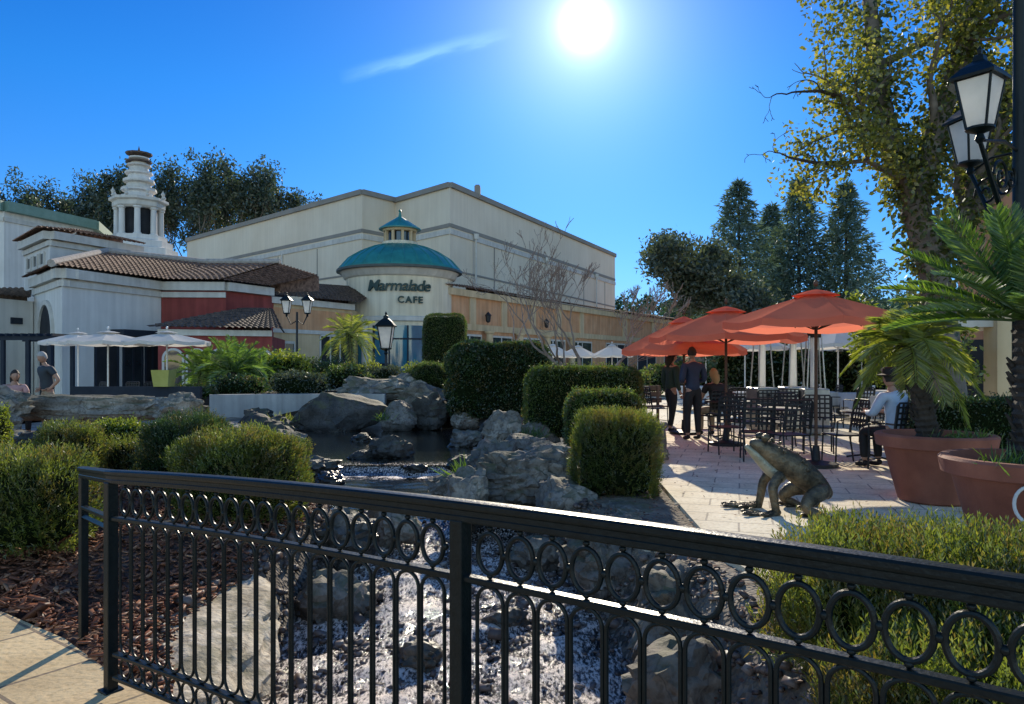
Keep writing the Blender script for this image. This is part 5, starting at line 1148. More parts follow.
# (px, depth, turn, label)
CHS = [(788, 10.9, .25, 'lattice chair with its back to the viewer, right of the bronze frog’s head'), (757, 11.3, -.2, 'lattice chair behind the bronze frog’s head'), (818, 12.2, 2.8, 'lattice chair facing the viewer under the near red umbrella'),
       (843, 10.9, 1.6, 'lattice chair turned sideways next to the umbrella pole'), (726, 12.2, .1, 'lattice chair nearest the standing man in navy'), (742, 13.4, -1.2, 'lattice chair turned toward the middle table'),
       (776, 13.2, 2.2, 'lattice chair across the table from the frog'), (715, 14.9, .2, 'lattice chair of the seated blond woman'), (792, 15.3, 3.0, 'lattice chair in front of the patio heaters'), (740, 16.2, 2.9, 'lattice chair on the far side of the middle table'),
       (867, 13.6, .8, 'lattice chair by the white-clothed table behind the diner'), (655, 17.5, -1.2, 'lattice chair at the far end of the row near the plank bench'),
       (806, 17.9, .3, 'dark chair pushed up to the white table behind the heater cabinets'), (828, 18.6, 1.5, 'dark chair at the right side of the table behind the heater cabinets'), (858, 16.9, .2, 'dark chair before the white table left of the potted palm'), (884, 17.6, 1.6, 'dark chair at the right of the white table left of the potted palm'), (722, 18.2, .1, 'dark chair before the white table behind the seated blond person'), (750, 18.6, 1.5, 'dark chair right of the white table behind the seated blond person'), (908, 15.1, .2, 'dark chair before the white table beyond the palm trunk'), (700, 17.3, -.9, 'dark chair behind the person in navy'), (772, 14.6, 3.0, 'dark chair on the far side of the table behind the frog')]
for px, Y, rz, lb in CHS: copy_tree(ch0, None, lb.replace('’', "'"), (WX(px, Y), Y, GP), rz)

# ------------------------------------------------------------------ tables
def table(px, Y, label, cloth=False, r=.45, z=.73, sq=False):
    R = empty('patio_table', (WX(px, Y), Y, GP), 0, label, 'table', 'tables on the patio')
    t = MB()
    if sq: t.box((0, 0, z), (r*2, r*2, .03))
    else: t.lathe([(r-.01, z-.015), (r, z), (r-.01, z+.015)], (0, 0, 0), 28)
    t.build('table_top', M['iron_dull'], R, (0, 0, 0))
    MB().lathe([(.035, .03), (.03, z-.02)], (0, 0, 0), 10).build('pedestal', M['iron_dull'], R, (0, 0, 0))
    b = MB()
    for k in range(4): a = PI/4+k*PI/2; b.tube([(0, 0, .08), (.32*math.cos(a), .32*math.sin(a), .015)], .016, 6)
    b.build('foot', M['iron_dull'], R, (0, 0, 0))
    if cloth:
        V = []; n = 64; m = 8; c = MB()
        V.append((0, 0, .025)); h = r*1.02
        for j in range(m+1):
            for k in range(n):
                a = 2*PI*k/n; k_ = 1/max(abs(math.cos(a)), abs(math.sin(a))) if sq else 1
                rad = h*k_*(min(1, j/3)); dz = .025
                if j > 3: t_ = (j-3)/(m-3); dz = .025-t_*.34*(1+.25*(k_-1)*2); rad = h*k_+t_*(.05+.035*math.sin(a*9))*1.
                V.append((rad*math.cos(a), rad*math.sin(a), dz))
        Fs = [(0, 1+k, 1+(k+1) % n) for k in range(n)]+[(1+j*n+k, 1+j*n+(k+1) % n, 1+(j+1)*n+(k+1) % n, 1+(j+1)*n+k) for j in range(m) for k in range(n)]
        c.add([(x, y, zz+z) for x, y, zz in V], Fs); o = c.build('tablecloth', M['table_cloth'], None, (0, 0, 0), smooth=True); o.location = R.location
        tag(o, 'white cloth draped over the '+label, 'tablecloth', 'white tablecloths')
    return R
table(772, 12.2, 'round black table just behind the bronze frog'); table(728, 14.6, 'round black table beside the standing man in navy')
table(868, 11.4, 'dark table in front of the diner in pale blue', r=.4)
for px, Y, lb in ((815, 19, 'square table behind the heater cabinets'), (868, 18, 'square table seen between the umbrella pole and the potted palm'), (892, 20, 'square table just left of the palm trunk'), (735, 19, 'square table behind the seated blond woman'), (690, 24, 'square table far behind the standing man'), (905, 16, 'square table right of the palm trunk')):
    table(px, Y, lb, True, .5, .74, True)
for k, (px, Y, z) in enumerate([(868, 11.4, .745), (815, 19, .77), (868, 18, .77), (728, 14.6, .745)]):
    o = MB().lathe([(.03, 0), (.032, .004), (.006, .012), (.006, .08), (.03, .11), (.036, .16), (.03, .19)], (WX(px, Y)+.1, Y-.08, GP+z), 14).build('wine_glass', M['lamp_glass'], org=(WX(px, Y)+.1, Y-.08, GP+z), smooth=True)
    tag(o, ['stemmed glass on the dark table of the diner in pale blue', 'stemmed glass on the white table behind the heater cabinets', 'stemmed glass on the white table left of the potted palm', 'stemmed glass on the table beside the standing man in navy'][k], 'glass')

# ------------------------------------------------------------------ patio heaters
def heater(px, Y, label, rz):
    R = empty('patio_heater', (WX(px, Y), Y, GP), rz, label, 'patio heater', 'steel patio heaters under the umbrellas'); o0 = (0, 0, 0)
    c = MB().box((0, 0, .5), (.5, .5, .92)).build('cabinet', M['steel'], R, o0, bevel=.02)
    MB().box((0, -.253, .5), (.4, .012, .7)).build('door', M['steel'], c, o0, bevel=.004); MB().lathe([(.05, 0), (.05, .02)], (0, 0, 0), 14).build('knob', M['iron_dull'], c, o0)
    kb = c.children[-1]; kb.rotation_euler = (PI/2, 0, 0); kb.location = (.0, -.256, .78)
    for x, y in ((-.17, -.17), (.17, -.17), (.17, .17), (-.17, .17)): MB().tube([(x*1.05, y*1.05, .95), (x*.7, y*.7, 2.05)], .016, 8).build('column', M['steel'], R, o0, smooth=True)
    MB().lathe([(.075, .98), (.075, 2.03)], (0, 0, 0), 16).build('flame_tube', M['lamp_glass'], R, o0, smooth=True)
    MB().lathe([(.14, 2.02), (.14, 2.12), (.16, 2.13)], (0, 0, 0), 18).build('burner', M['iron_dull'], R, o0, smooth=True)
    MB().lathe([(.47, 2.13), (.475, 2.15), (.3, 2.22), (.1, 2.27), (0, 2.28)], (0, 0, 0), 28).build('hood', M['steel'], R, o0, smooth=True)
    for x in (-.2, .2): MB().lathe([(.035, 0), (.035, .05)], (x, 0, 0), 10).build('foot', M['iron_dull'], R, o0)
heater(793, 16.6, 'steel patio heater with its cabinet left of the near umbrella pole', .1)
heater(814, 15.4, 'steel patio heater with a dark-knobbed cabinet right beside the umbrella pole', -.15)
heater(762, 16.2, 'steel patio heater standing left of the other two', .2)

# ------------------------------------------------------------------ terracotta pots with palms
def pot(name, loc, r0, r1, h, label, handle=False):
    R = empty(name, loc, 0, label, 'planter')
    MB().lathe([(r0, 0), (r0+.03, .02), (r1-.06, h-.15), (r1-.05, h-.14), (r1+.01, h-.13), (r1+.03, h-.02), (r1+.01, h), (r1-.05, h), (r1-.07, h-.06), (r1-.08, h-.09)], (0, 0, 0), 48).build('bowl', M['terracotta'], R, (0, 0, 0), smooth=True)
    s = MB().lathe([(r1-.075, h-.1), (r1*.5, h-.05), (0, h-.03)], (0, 0, 0), 32); s.build('soil', M['soil'], R, (0, 0, 0), smooth=True)
    return R
P1 = Vector((WX(935, 7.9), 7.9, GP)); P2 = Vector((WX(1030, 5.7), 5.7, GP))
pot('terracotta_planter', P1, .33, .56, .72, 'large terracotta pot holding the slender drooping palm')
pot('terracotta_planter', P2, .34, .59, .74, 'large terracotta pot at the right edge holding the stiff-leaved cycad')
mb = MB(); cpt = P2+Vector((-.30, -.44, .46)); nrm = Vector((-.56, -.83, 0)); tg = Vector((.83, -.56, 0))
mb.loop([cpt+nrm*.04+tg*(.1*math.cos(2*PI*i/24))+Vector((0, 0, .13*math.sin(2*PI*i/24))) for i in range(24)], .012, 8, 0, nrm); mb.tube([cpt+nrm*-.06+Vector((0, 0, .14)), cpt+nrm*.05+Vector((0, 0, .13))], .02, 8)
o = mb.build('ring_handle', M['white_paint'], None, P2, smooth=True); o.parent = [x for x in bpy.data.objects if x.name.startswith('terracotta_planter') and (Vector(x.location)-P2).length < .1][0]; o.location = (0, 0, 0)
palm('potted_palm', P1+Vector((-.05, .05, .66)), 'slender date palm with drooping yellow-green fronds in the first terracotta pot', 34, .68, 1.0, .12, .095, (-.6, 1.35), .95, 44, .24, .008, 'lf_date', lean=(-.2, .0), seed=3, side_drop=.35, vee=.1)
palm('potted_cycad', P2+Vector((.12, .1, .68)), 'cycad with long stiff green fronds in the pot at the right edge', 44, 1.15, 1.12, .17, .16, (.0, 1.4), .26, 62, .19, .009, 'lf_palm', seed=7, side_drop=.0, vee=.7)
tuft('pot_plant', P2+Vector((-.25, -.2, .64)), .3, .1, 130, 'dark grassy plant under the cycad in the right-hand pot', 'lf_palm', .2, .012)
tuft('pot_plant', P1+Vector((.22, -.2, .64)), .3, .1, 130, 'low plant at the foot of the drooping palm', 'lf_palm', .16, .014)

# palms across the water
palm('fan_palm', (WX(350, 30), 30, .3), 'palm with a bushy crown standing before the cafe rotunda', 26, 1.35, 2.55, .17, .14, (-.9, 1.2), .9, 26, .42, .014, 'lf_date', seed=11, side_drop=.25)
for k, (px, Y, s, lb) in enumerate([(232, 23.5, 1., 'cycad with a wide fan of fronds on the far bank, left of the yellow bush'), (203, 24.5, .85, 'smaller cycad left of the wide one on the far bank'), (258, 25, .75, 'cycad half hidden behind the wide one, beside the yellow bush')]):
    palm('cycad', (WX(px, Y), Y, .62), lb, 26, 1.75*s, .75*s, .16, .14, (.0, 1.35), .75, 30, .36, .014, 'lf_palm', seed=20+k, vee=.4, side_drop=.1)

# ------------------------------------------------------------------ street lamp (three arms) at the right
def lantern(par, c, s=1., ry=0.):
    """tapering four-sided lantern hanging on its bracket, bottom centre at c"""
    c = Vector(c); q = lambda r, z: [c+Vector((r*s*math.cos(ry+PI/4+k*PI/2), r*s*math.sin(ry+PI/4+k*PI/2), z*s)) for k in range(4)]
    b, t = q(.12, 0), q(.215, .46)
    for k in range(4):
        g = MB(); k2 = (k+1) % 4; g.add([b[k], b[k2], t[k2], t[k]], [(0, 1, 2, 3)])
        if k == 0:
            pane = g.build('lantern', M['lamp_glass'], par, (0, 0, 0)); root = pane
        else: g.build('pane', M['lamp_glass'], root, (0, 0, 0))
    f = MB()
    for k in range(4): f.tube([b[k], t[k]], .013*s, 5)
    for k in range(4): f.tube([b[k], b[(k+1) % 4]], .014*s, 5); f.tube([t[k], t[(k+1) % 4]], .016*s, 5)
    f.build('lantern_frame', M['iron'], root, (0, 0, 0))
    r = MB(); r.lathe([(.27*s, .455*s), (.275*s, .48*s), (.17*s, .57*s), (.07*s, .63*s), (.06*s, .68*s), (.02*s, .70*s), (.03*s, .74*s), (0, .78*s)], c, 4, a0=ry+PI/4); r.build('lantern_cap', M['iron'], root, (0, 0, 0))
    d = MB(); d.lathe([(.02*s, -.14*s), (.045*s, -.1*s), (.03*s, -.05*s), (.125*s, -.01*s), (.125*s, .01*s)], c, 12); d.build('lantern_base', M['iron'], root, (0, 0, 0), smooth=True)
LP = Vector((WX(1019, 6.3), 6.3, GP))
SL = empty('street_lamp', LP, 0, 'tall black lamp post with curled arms carrying frosted lanterns, right edge', 'street lamp')
mb = MB(); mb.lathe([(.19, 0), (.19, .1), (.14, .16), (.13, .55), (.08, .65), (.055, .8), (.05, 2.4), (.06, 2.45), (.05, 2.5), (.046, 4.75), (.06, 4.8), (.03, 4.9), (.05, 4.97), (0, 5.05)], (0, 0, 0), 16); mb.build('pole', M['iron'], SL, (0, 0, 0), smooth=True)
for ang_, dist, s, zb in ((216, .76, .84, 3.32), (97, .56, .84, 3.32), (-25, .74, .84, 3.32)):
    a = math.radians(ang_); d = Vector((math.cos(a), math.sin(a), 0)); mb = MB(); P_ = []
    for i in range(15):
        t = i/14; P_.append(d*(.04+(dist-.04)*t)+Vector((0, 0, zb-.62+.52*t**1.6-.2*math.sin(PI*t)*(1-t))))
    mb.tube(P_, [.026-.008*i/14 for i in range(15)], 8)
    sp_ = [d*(.36+.15*(1-i/26)*math.cos(i*.42))+Vector((0, 0, zb-.42+.15*(1-i/26)*math.sin(i*.42)+.1)) for i in range(24)]; mb.tube(sp_, .012, 6)
    sp_ = [d*(.17+.1*(1-i/26)*math.cos(i*.42+2))+Vector((0, 0, zb-.3+.1*(1-i/26)*math.sin(i*.42+2))) for i in range(24)]; mb.tube(sp_, .012, 6)
    mb.tube([d*.05+Vector((0, 0, zb-.05)), d*.3+Vector((0, 0, zb-.02)), d*(dist*.9)+Vector((0, 0, zb-.08))], .012, 6)
    mb.build('arm', M['iron'], SL, (0, 0, 0), smooth=True); lantern(SL, d*dist+Vector((0, 0, zb)), s, a)

# smaller lamps across the plaza
def small_lamp(px, Y, z0, h, label, two=True):
    R = empty('lantern_post', (WX(px, Y), Y, z0), 0, label, 'street lamp')
    MB().lathe([(.14, 0), (.12, .4), (.05, .5), (.045, h)], (0, 0, 0), 10).build('pole', M['iron_dull'], R, (0, 0, 0), smooth=True)
    if two:
        for sx in (-1, 1):
            MB().tube([(0, 0, h-.35), (sx*.25, 0, h-.5), (sx*.42, 0, h-.15)], .025, 6).build('arm', M['iron_dull'], R, (0, 0, 0)); lantern(R, (sx*.42, 0, h-.05), 1.1)
    else: lantern(R, (0, 0, h), 1.75)
small_lamp(297, 30, .4, 3.35, 'double-headed black lamp post in front of the tiled lean-to roof')
small_lamp(386, 27, .6, 1.6, 'single fat lantern on a short post before the blue cafe door', False)

# ------------------------------------------------------------------ left terrace: low shade wall, planter, seating
mb = MB(); mb.seg((WX(70, 20.6), 20.6), (WX(200, 20.6), 20.6), .1, 1.0, .15); o = mb.build('terrace_shade_wall', M['navy'], org=(WX(130, 20.6), 20.6, .1)); tag(o, 'low dark wall added for the shade under the white umbrellas', 'wall')  # added wall, its dark colour stands in for shade under the umbrellas
PL = empty('mustard_planter', (WX(164, 20.66), 20.66, 1.0), 0, 'square mustard-yellow planter box standing on the added dark wall', 'planter')
mb = MB(); mb.add([(-.2,-.2,0),(.2,-.2,0),(.2,.2,0),(-.2,.2,0),(-.25,-.25,.46),(.25,-.25,.46),(.25,.25,.46),(-.25,.25,.46),(-.21,-.21,.46),(.21,-.21,.46),(.21,.21,.46),(-.21,.21,.46),(-.2,-.2,.4),(.2,-.2,.4),(.2,.2,.4),(-.2,.2,.4)], [(0,3,2,1)]+[(i,(i+1)%4,(i+1)%4+4,i+4) for i in range(4)]+[(i+4,(i+1)%4+4,(i+1)%4+8,i+8) for i in range(4)]+[(i+8,(i+1)%4+8,(i+1)%4+12,i+12) for i in range(4)]); mb.build('box', M['yellow'], PL, (0, 0, 0)); MB().box((0, 0, .39), (.4, .4, .03)).build('soil', M['soil'], PL, (0, 0, 0))
for k, (px, Y) in enumerate([(95, 23.2), (128, 23.6), (152, 23.2)]):
    copy_tree(ch0, None, ['dark chair left of the first umbrella pole on the left terrace', 'dark chair between the two umbrella poles on the left terrace', 'dark chair behind the mustard planter on the left terrace'][k], (WX(px, Y), Y, .12), 2.6+k*.5)
# plank bench past the walking couple
B = empty('plank_bench', (WX(648, 17.8), 17.8, GP), .5, 'weathered brown plank bench at the far end of the clipped hedge', 'bench')
for i in range(4): MB().box((0, -.21+.14*i, .45), (1.3, .12, .035)).build('seat_plank', M['planks'], B, (0, 0, 0), bevel=.004)
for i in range(3): MB().box((0, .28+.02*i, .58+.15*i), (1.3, .03, .12)).build('back_plank', M['planks'], B, (0, 0, 0), bevel=.004)
for x in (-.55, .55):
    MB().box((x, -.17, .22), (.06, .06, .43)).build('leg', M['planks'], B, (0, 0, 0)); MB().box((x, .3, .48), (.06, .05, .94)).build('leg', M['planks'], B, (0, 0, 0))
# waste urn / stone bollard beside the walk
o = MB().lathe([(.14, 0), (.2, .05), (.22, .3), (.2, .5), (.24, .55), (.22, .6), (0, .62)], (WX(652, 11.0), 11.0, GP), 18).build('stone_bollard', M['trunk'], org=(WX(652, 11.0), 11.0, GP), smooth=True); tag(o, 'squat dark bollard beside the walk behind the nearest clipped bush', 'bollard')
# ------------------------------------------------------------------ trees
def grow(R, p, d, L_, r, depth, segs, tips, spread=.6, up=.12, ratio=.72, kids=(2, 3), wob=.16, mids=True):
    """recursive limbs -> list of (points, radii); tips collects end points"""
    pts = [p]; rs = [r]; n = 5
    for i in range(n):
        d = (d+Vector((R.gauss(0, wob), R.gauss(0, wob), R.gauss(0, wob)+up*.4))).normalized(); p = p+d*L_/n; pts.append(p); rs.append(r*(1-.42*(i+1)/n))
    segs.append((pts, rs))
    if depth == 0: tips.append((p, d)); tips.append((pts[3], d)); return
    if mids: tips.append((pts[-1], d))
    for k in range(R.randint(*kids)):
        q = pts[-1] if k < 2 else pts[R.randint(2, n-1)]
        ax_ = Vector((R.gauss(0, 1), R.gauss(0, 1), R.gauss(0, .5))); ax_ = (ax_-d*ax_.dot(d)).normalized()
        nd = (d+ax_*spread*R.uniform(.6, 1.3)+Vector((0, 0, up))).normalized()
        grow(R, q, nd, L_*ratio*R.uniform(.8, 1.15), rs[-1]*R.uniform(.7, .95), depth-1, segs, tips, spread, up, ratio, kids, wob, mids)
def limb_mesh(name, segs, mat, par, n=7, rmin=.004):
    mb = MB()
    for pts, rs in segs: mb.tube(pts, [max(x, rmin) for x in rs], n if rs[0] > .03 else 4, cap=False)
    return mb.build(name, mat, par, (0, 0, 0), smooth=True)
def clumps(tips, per, rad, ls, lw=.5, flat=.8, droop=0.):
    C = np.array([tuple(t[0]) for t in tips]); n = len(C)*per
    q = np.repeat(C, per, 0)+unit(rng.normal(size=(n, 3)))*(rng.random(n)**.55)[:, None]*rad*np.array([1, 1, flat])*np.repeat(rng.uniform(.6, 1.3, len(C)), per)[:, None]
    D = rng.normal(size=(n, 3)); D[:, 2] -= droop
    return leaves(q, D, rng.uniform(.6, 1.3, n)*ls, lw*ls)
def tree(name, loc, label, seed, H, r, trunkL, depth, mat, per, rad, ls, bark='trunk', spread=.6, up=.2, ratio=.72, kids=(2, 3), group=None, lw=.5, cat='tree', flat=.8, d0=(0, 0, 1), droop=0., wob=.16):
    R = random.Random(seed); root = empty(name, loc, 0, label, cat, group); segs = []; tips = []
    grow(R, Vector((0, 0, 0)), Vector(d0).normalized(), trunkL, r, depth, segs, tips, spread, up, ratio, kids, wob)
    zmax = max(t[0].z for t in tips); s = H/(zmax+rad*.5)
    segs = [([p*s for p in pts], [x for x in rs]) for pts, rs in segs]; tips = [(t[0]*s, t[1]) for t in tips]
    limb_mesh('trunk', segs, M[bark], root)
    v, f = clumps(tips, per, rad, ls, lw, flat, droop); np_mesh('crown', v, f, M[mat], root)
    return root
# eucalyptus row on the hill behind the left buildings
EL = ['eucalyptus at the far left edge of the picture', 'second eucalyptus from the left edge', 'tall eucalyptus left of the spire tower', 'eucalyptus directly behind the spire tower', 'eucalyptus just right of the spire tower', 'airy eucalyptus with a forked top over the tile roofs', 'tallest eucalyptus in the right half of the grove', 'eucalyptus at the right end of the grove beside the store', 'lower eucalyptus filling the gap left of the spire', 'lower eucalyptus in the middle of the grove', 'lower eucalyptus behind the store parapet', 'slim eucalyptus between the two at the left edge', 'eucalyptus close behind the left side of the spire', 'eucalyptus two to the right of the spire', 'eucalyptus with an open crown left of the tallest right-hand one', 'eucalyptus partly covered by the right side of the spire', 'small last eucalyptus at the right end of the grove']
ET = [(2, 78, 162, 0), (48, 80, 166, 1), (97, 76, 150, 2), (140, 84, 172, 0), (186, 78, 153, 1), (218, 82, 168, 2), (262, 79, 150, 0), (288, 84, 172, 1), (72, 88, 182, 2), (160, 92, 186, 1), (238, 90, 180, 2), (22, 84, 176, 2), (122, 92, 172, 0), (204, 94, 160, 0), (242, 86, 164, 2), (172, 84, 166, 1), (302, 96, 186, 2)]
protos = [None]*3
for (px, Y, py, k), lb in zip(ET, EL):
    Y += 32
    H = EYE+(HZ-py)/F*Y
    if protos[k] is None:
        protos[k] = tree('eucalyptus_tree', (WX(px, Y), Y, 0), lb, 50+k, H, .4, 9., 5, 'lf_euc', 18, 1.5, .62, 'trunk', .36, .35, .72, (2, 3), 'eucalyptus grove behind the buildings', .42, flat=1.1, droop=.7); protos[k]['H'] = H
    else: copy_tree(protos[k], None, lb, (WX(px, Y), Y, 0), k*2.+px*.05, H/protos[k]['H'])
for p in protos: del p['H']
for o in bpy.data.objects:
    if 'H' in o.keys(): del o['H']
# conifers
def conifer(loc, H, R0, label, seed, group=None):
    R = random.Random(seed); root = empty('conifer', loc, 0, label, 'tree', group); mb = MB(); mb.tube([(0, 0, 0), (0, 0, H*.6), (0, 0, H)], [.3, .16, .02], 8); mb.build('trunk', M['trunk_dark'], root, (0, 0, 0))
    Ps = []; Ds = []; z = H*.08
    while z < H*.99:
        t = z/H; L0 = R0*(1-t)**.85*R.uniform(.75, 1.12)+.12; m = 6
        a0 = R.uniform(0, 6)
        for k in range(m):
            a = a0+2*PI*k/m+R.uniform(-.3, .3); Lb = L0*R.uniform(.65, 1.15); d = np.array([math.cos(a), math.sin(a), -.18+.35*t])
            n = int(18+70*Lb/R0)
            s = rng.random(n)**.6; q = d[None]*s[:, None]*Lb; q[:, 2] += z+.25*s**2*Lb*.5; q += rng.normal(size=(n, 3))*np.array([.16, .16, .09])*(.5+Lb/R0)
            Ps.append(q); Ds.append(d[None]*.8+rng.normal(size=(n, 3))*.6-np.array([0, 0, .25]))
        z += H*.018*R.uniform(.8, 1.2)
    P = np.concatenate(Ps); D = np.concatenate(Ds); v, f = leaves(P, D, rng.uniform(.35, .75, len(P)), .13); np_mesh('crown', v, f, M['lf_con'], root)
    return root
for k, (px, Y, py, r, lb) in enumerate([(739, 66, 181, 7.0, 'left of the three dark conifers, broad at the base'), (799, 66, 177, 6., 'slim middle conifer of the three'), (846, 64, 182, 5.6, 'right-hand conifer of the three, nearest the sycamore'), (772, 76, 204, 6.5, 'lower conifer half hidden between the taller ones')]):
    conifer((WX(px, Y), Y, 0), EYE+(HZ-py)/F*Y, r, lb, 70+k, 'dark conifers behind the patio')
tree('olive_tree', (WX(708, 46), 46, 0), 'broad grey-green tree left of the conifers, above the red umbrellas', 80, 10.6, .4, 3., 5, 'lf_broad', 55, 1.0, .3, 'trunk', .75, .1, .74, (2, 3), None, .45)
tree('olive_tree', (WX(765, 42), 42, 0), 'wide grey-green tree in front of the conifers, behind the near red umbrella', 81, 7.2, .35, 2.4, 5, 'lf_broad', 55, .9, .28, 'trunk', .8, .05, .74, (2, 3), None, .45)
# wooded rise closing the plaza
hx = np.linspace(-60, 160, 70); hy = np.linspace(105, 260, 40); X, Y = np.meshgrid(hx, hy)
Z = 13.5*np.exp(-((Y-200)/55)**2)*sm(-20, 10, X)*(1+.25*np.sin(X*.07))-.4
VV = np.stack([X.ravel(), Y.ravel(), Z.ravel()], 1); I = np.arange(X.size).reshape(X.shape); Fq = np.stack([I[:-1, :-1], I[:-1, 1:], I[1:, 1:], I[1:, :-1]], -1).reshape(-1, 4)
hill = np_mesh('hill', VV, Fq, surf('hill_grass', (.03, .055, .03), (.07, .1, .05), .2, .95, .3, 3), smooth=True); tag(hill, kind='structure')
n = 260; q = np.column_stack([rng.uniform(8, 140, n), rng.uniform(120, 215, n)]); hz = 13.5*np.exp(-((q[:, 1]-200)/55)**2)*sm(-20, 10, q[:, 0])*(1+.25*np.sin(q[:, 0]*.07))-.4
per = 170; C = np.repeat(np.column_stack([q, hz+2.6]), per, 0); sz = np.repeat(rng.uniform(1.6, 3.2, n), per)[:, None]
P = C+unit(rng.normal(size=C.shape))*(rng.random(len(C))**.4)[:, None]*sz*np.array([1, 1, 1.15]); v, f = leaves(P, rng.normal(size=P.shape), rng.uniform(.6, 1.2, len(P)), .55)
wd = np_mesh('far_woodland', v, f, M['lf_hill']); tag(wd, 'distant mass of green trees on the rise beyond the shops', 'woodland', kind='stuff')

# the bare multi-stemmed tree by the hedge
R = random.Random(5); root = empty('bare_tree', (WX(571, 16.6), 16.6, .1), 0, 'leafless reddish tree with a fan of fine twigs behind the clipped hedge', 'tree'); segs = []; tips = []
segs.append(([Vector((0, 0, 0)), Vector((-.02, 0, .5)), Vector((.03, 0, .95))], [.12, .1, .09]))
for d, L_ in (((-.55, .1, .9), 1.5), ((.5, -.1, .9), 1.25), ((-.12, .3, 1), 1.35), ((-.9, -.2, .75), 1.2), ((.75, .2, .7), .9)):
    grow(R, Vector((.03, 0, .9)), Vector(d).normalized(), L_, .06, 6, segs, tips, .55, .18, .72, (2, 3), .13, False)
zm = max(t[0].z for t in tips); s = 4.75/zm; segs = [([Vector((p.x*.95+.21*p.z, p.y, p.z*s)) for p in pts], rs) for pts, rs in segs]
limb_mesh('trunk', [x for x in segs if x[1][0] > .035], M['twig'], root, 7); limb_mesh('twigs', [x for x in segs if x[1][0] <= .035], M['twig'], root, 4, .0055)
tree('bare_sapling', (WX(520, 30), 30, .1), 'taller pale leafless tree in front of the orange shop wing', 91, 6.3, .09, 2.2, 5, 'lf_broad', 1, .2, .05, 'twig', .5, .25, .72, (2, 3), None, .5, cat='tree')

# sycamore at the right: forked trunk clad in ivy, crown over the top of the frame
R = random.Random(12); SY = empty('sycamore_tree', (WX(955, 11.2), 11.2, .1), 0, 'big sycamore with ivy on its forked trunk and yellow-green leaves at the right', 'tree'); segs = []; tips = []
base = [Vector((0, 0, 0)), Vector((-.08, 0, .9)), Vector((-.2, 0, 2.)), Vector((-.35, 0, 3.)), Vector((-.62, 0, 3.9))]
segs.append((base, [.3, .25, .23, .22, .2]))
def arm(p, pts, r0, depth=3, L_=1.1, sp=.7):
    pl = [p]+[Vector(q) for q in pts]; n = len(pl); rs = [r0*(1-.55*i/(n-1)) for i in range(n)]; segs.append((pl, rs))
    for i in range(1, n):
        for _ in range(2):
            d = (pl[i]-pl[i-1]).normalized(); a = Vector((R.gauss(0, 1), R.gauss(0, .9), R.gauss(.2, .7))); a = (a-d*a.dot(d)).normalized()
            grow(R, pl[i], (d*.6+a*sp).normalized(), L_*R.uniform(.6, 1.1), rs[i]*.5, depth-1, segs, tips, .7, .05, .68, (2, 3), .2)
arm(base[-1], [(-.95, .1, 4.9), (-1.15, .1, 6.), (-1.2, .2, 7.2), (-1.1, .3, 8.6)], .17)
arm(base[-1], [(-.35, -.1, 5.), (.0, -.2, 6.2), (.25, -.2, 7.5), (.4, -.1, 9.)], .17)
arm(base[-2], [(.35, .3, 3.9), (.9, .5, 5.), (1.5, .6, 6.4), (2., .7, 7.8)], .15)
arm(base[-1], [(-.9, -.2, 4.25), (-1.5, -.35, 4.5), (-1.85, -.4, 4.45)], .06, 2, .5)
arm(Vector((-1.0, .1, 5.05)), [(-1.5, -.2, 5.2), (-2.1, -.3, 5.7)], .06, 2, .6)
arm(Vector((.3, .3, 3.8)), [(.9, -.5, 4.3), (1.6, -.9, 5.2)], .07, 3, .8)
limb_mesh('trunk', segs, M['trunk'], SY, 9)
bare = []; tp = []      # the two bare boughs reaching left
for pl, r in (([(-1.85, -.4, 4.45), (-2.3, -.5, 4.42), (-2.7, -.5, 4.5)], .04), ([(-1.75, -.2, 5.45), (-2.2, -.4, 5.5), (-2.6, -.5, 5.45)], .035)):
    P_ = [Vector(q) for q in pl]; bare.append((P_, [r, r*.7, r*.4])); grow(R, P_[-1], (P_[-1]-P_[-2]).normalized(), .35, r*.4, 3, bare, tp, .6, .0, .65, (2, 2), .25, False)
    grow(R, P_[1], Vector((-.6, 0, .5)).normalized(), .3, r*.4, 2, bare, tp, .6, .0, .65, (2, 2), .25, False)
limb_mesh('bare_bough', bare[:3] if False else [x for x in bare if x[0][0].z < 5.0], M['trunk_dark'], SY, 6, .004); limb_mesh('bare_bough', [x for x in bare if x[0][0].z >= 5.0], M['trunk_dark'], SY, 6, .004)
tips = [t for t in tips if t[0].x > -2.3]
v, f = clumps(tips, 50, .46, .08, .75, .9); np_mesh('crown', v, f, M['lf_syc'], SY)
iv = []
for pl, rs in segs:
    if rs[0] < .1: continue
    for i in range(len(pl)-1):
        n = int((pl[i+1]-pl[i]).length*800); t = rng.random(n)[:, None]; A = np.array(pl[i])+t*np.array(pl[i+1]-pl[i]); zz = A[:, 2]
        kp = rng.random(n) < np.clip((zz-1.5)/1.0, 0, 1)*np.clip((9-zz)/4, 0, 1); A = A[kp]; o_ = unit(rng.normal(size=A.shape))*np.array([1, 1, .4]); iv.append(leaves(A+o_*rng.uniform(.12, .48, len(A))[:, None], o_*.4+rng.normal(size=A.shape)*.4+np.array([0, 0, -.5]), rng.uniform(.06, .12, len(A)), .07))
V, Fq, MI = cat_mesh([(v, f, 0) for v, f in iv]); np_mesh('ivy', V, Fq, M['lf_ivy'], SY)
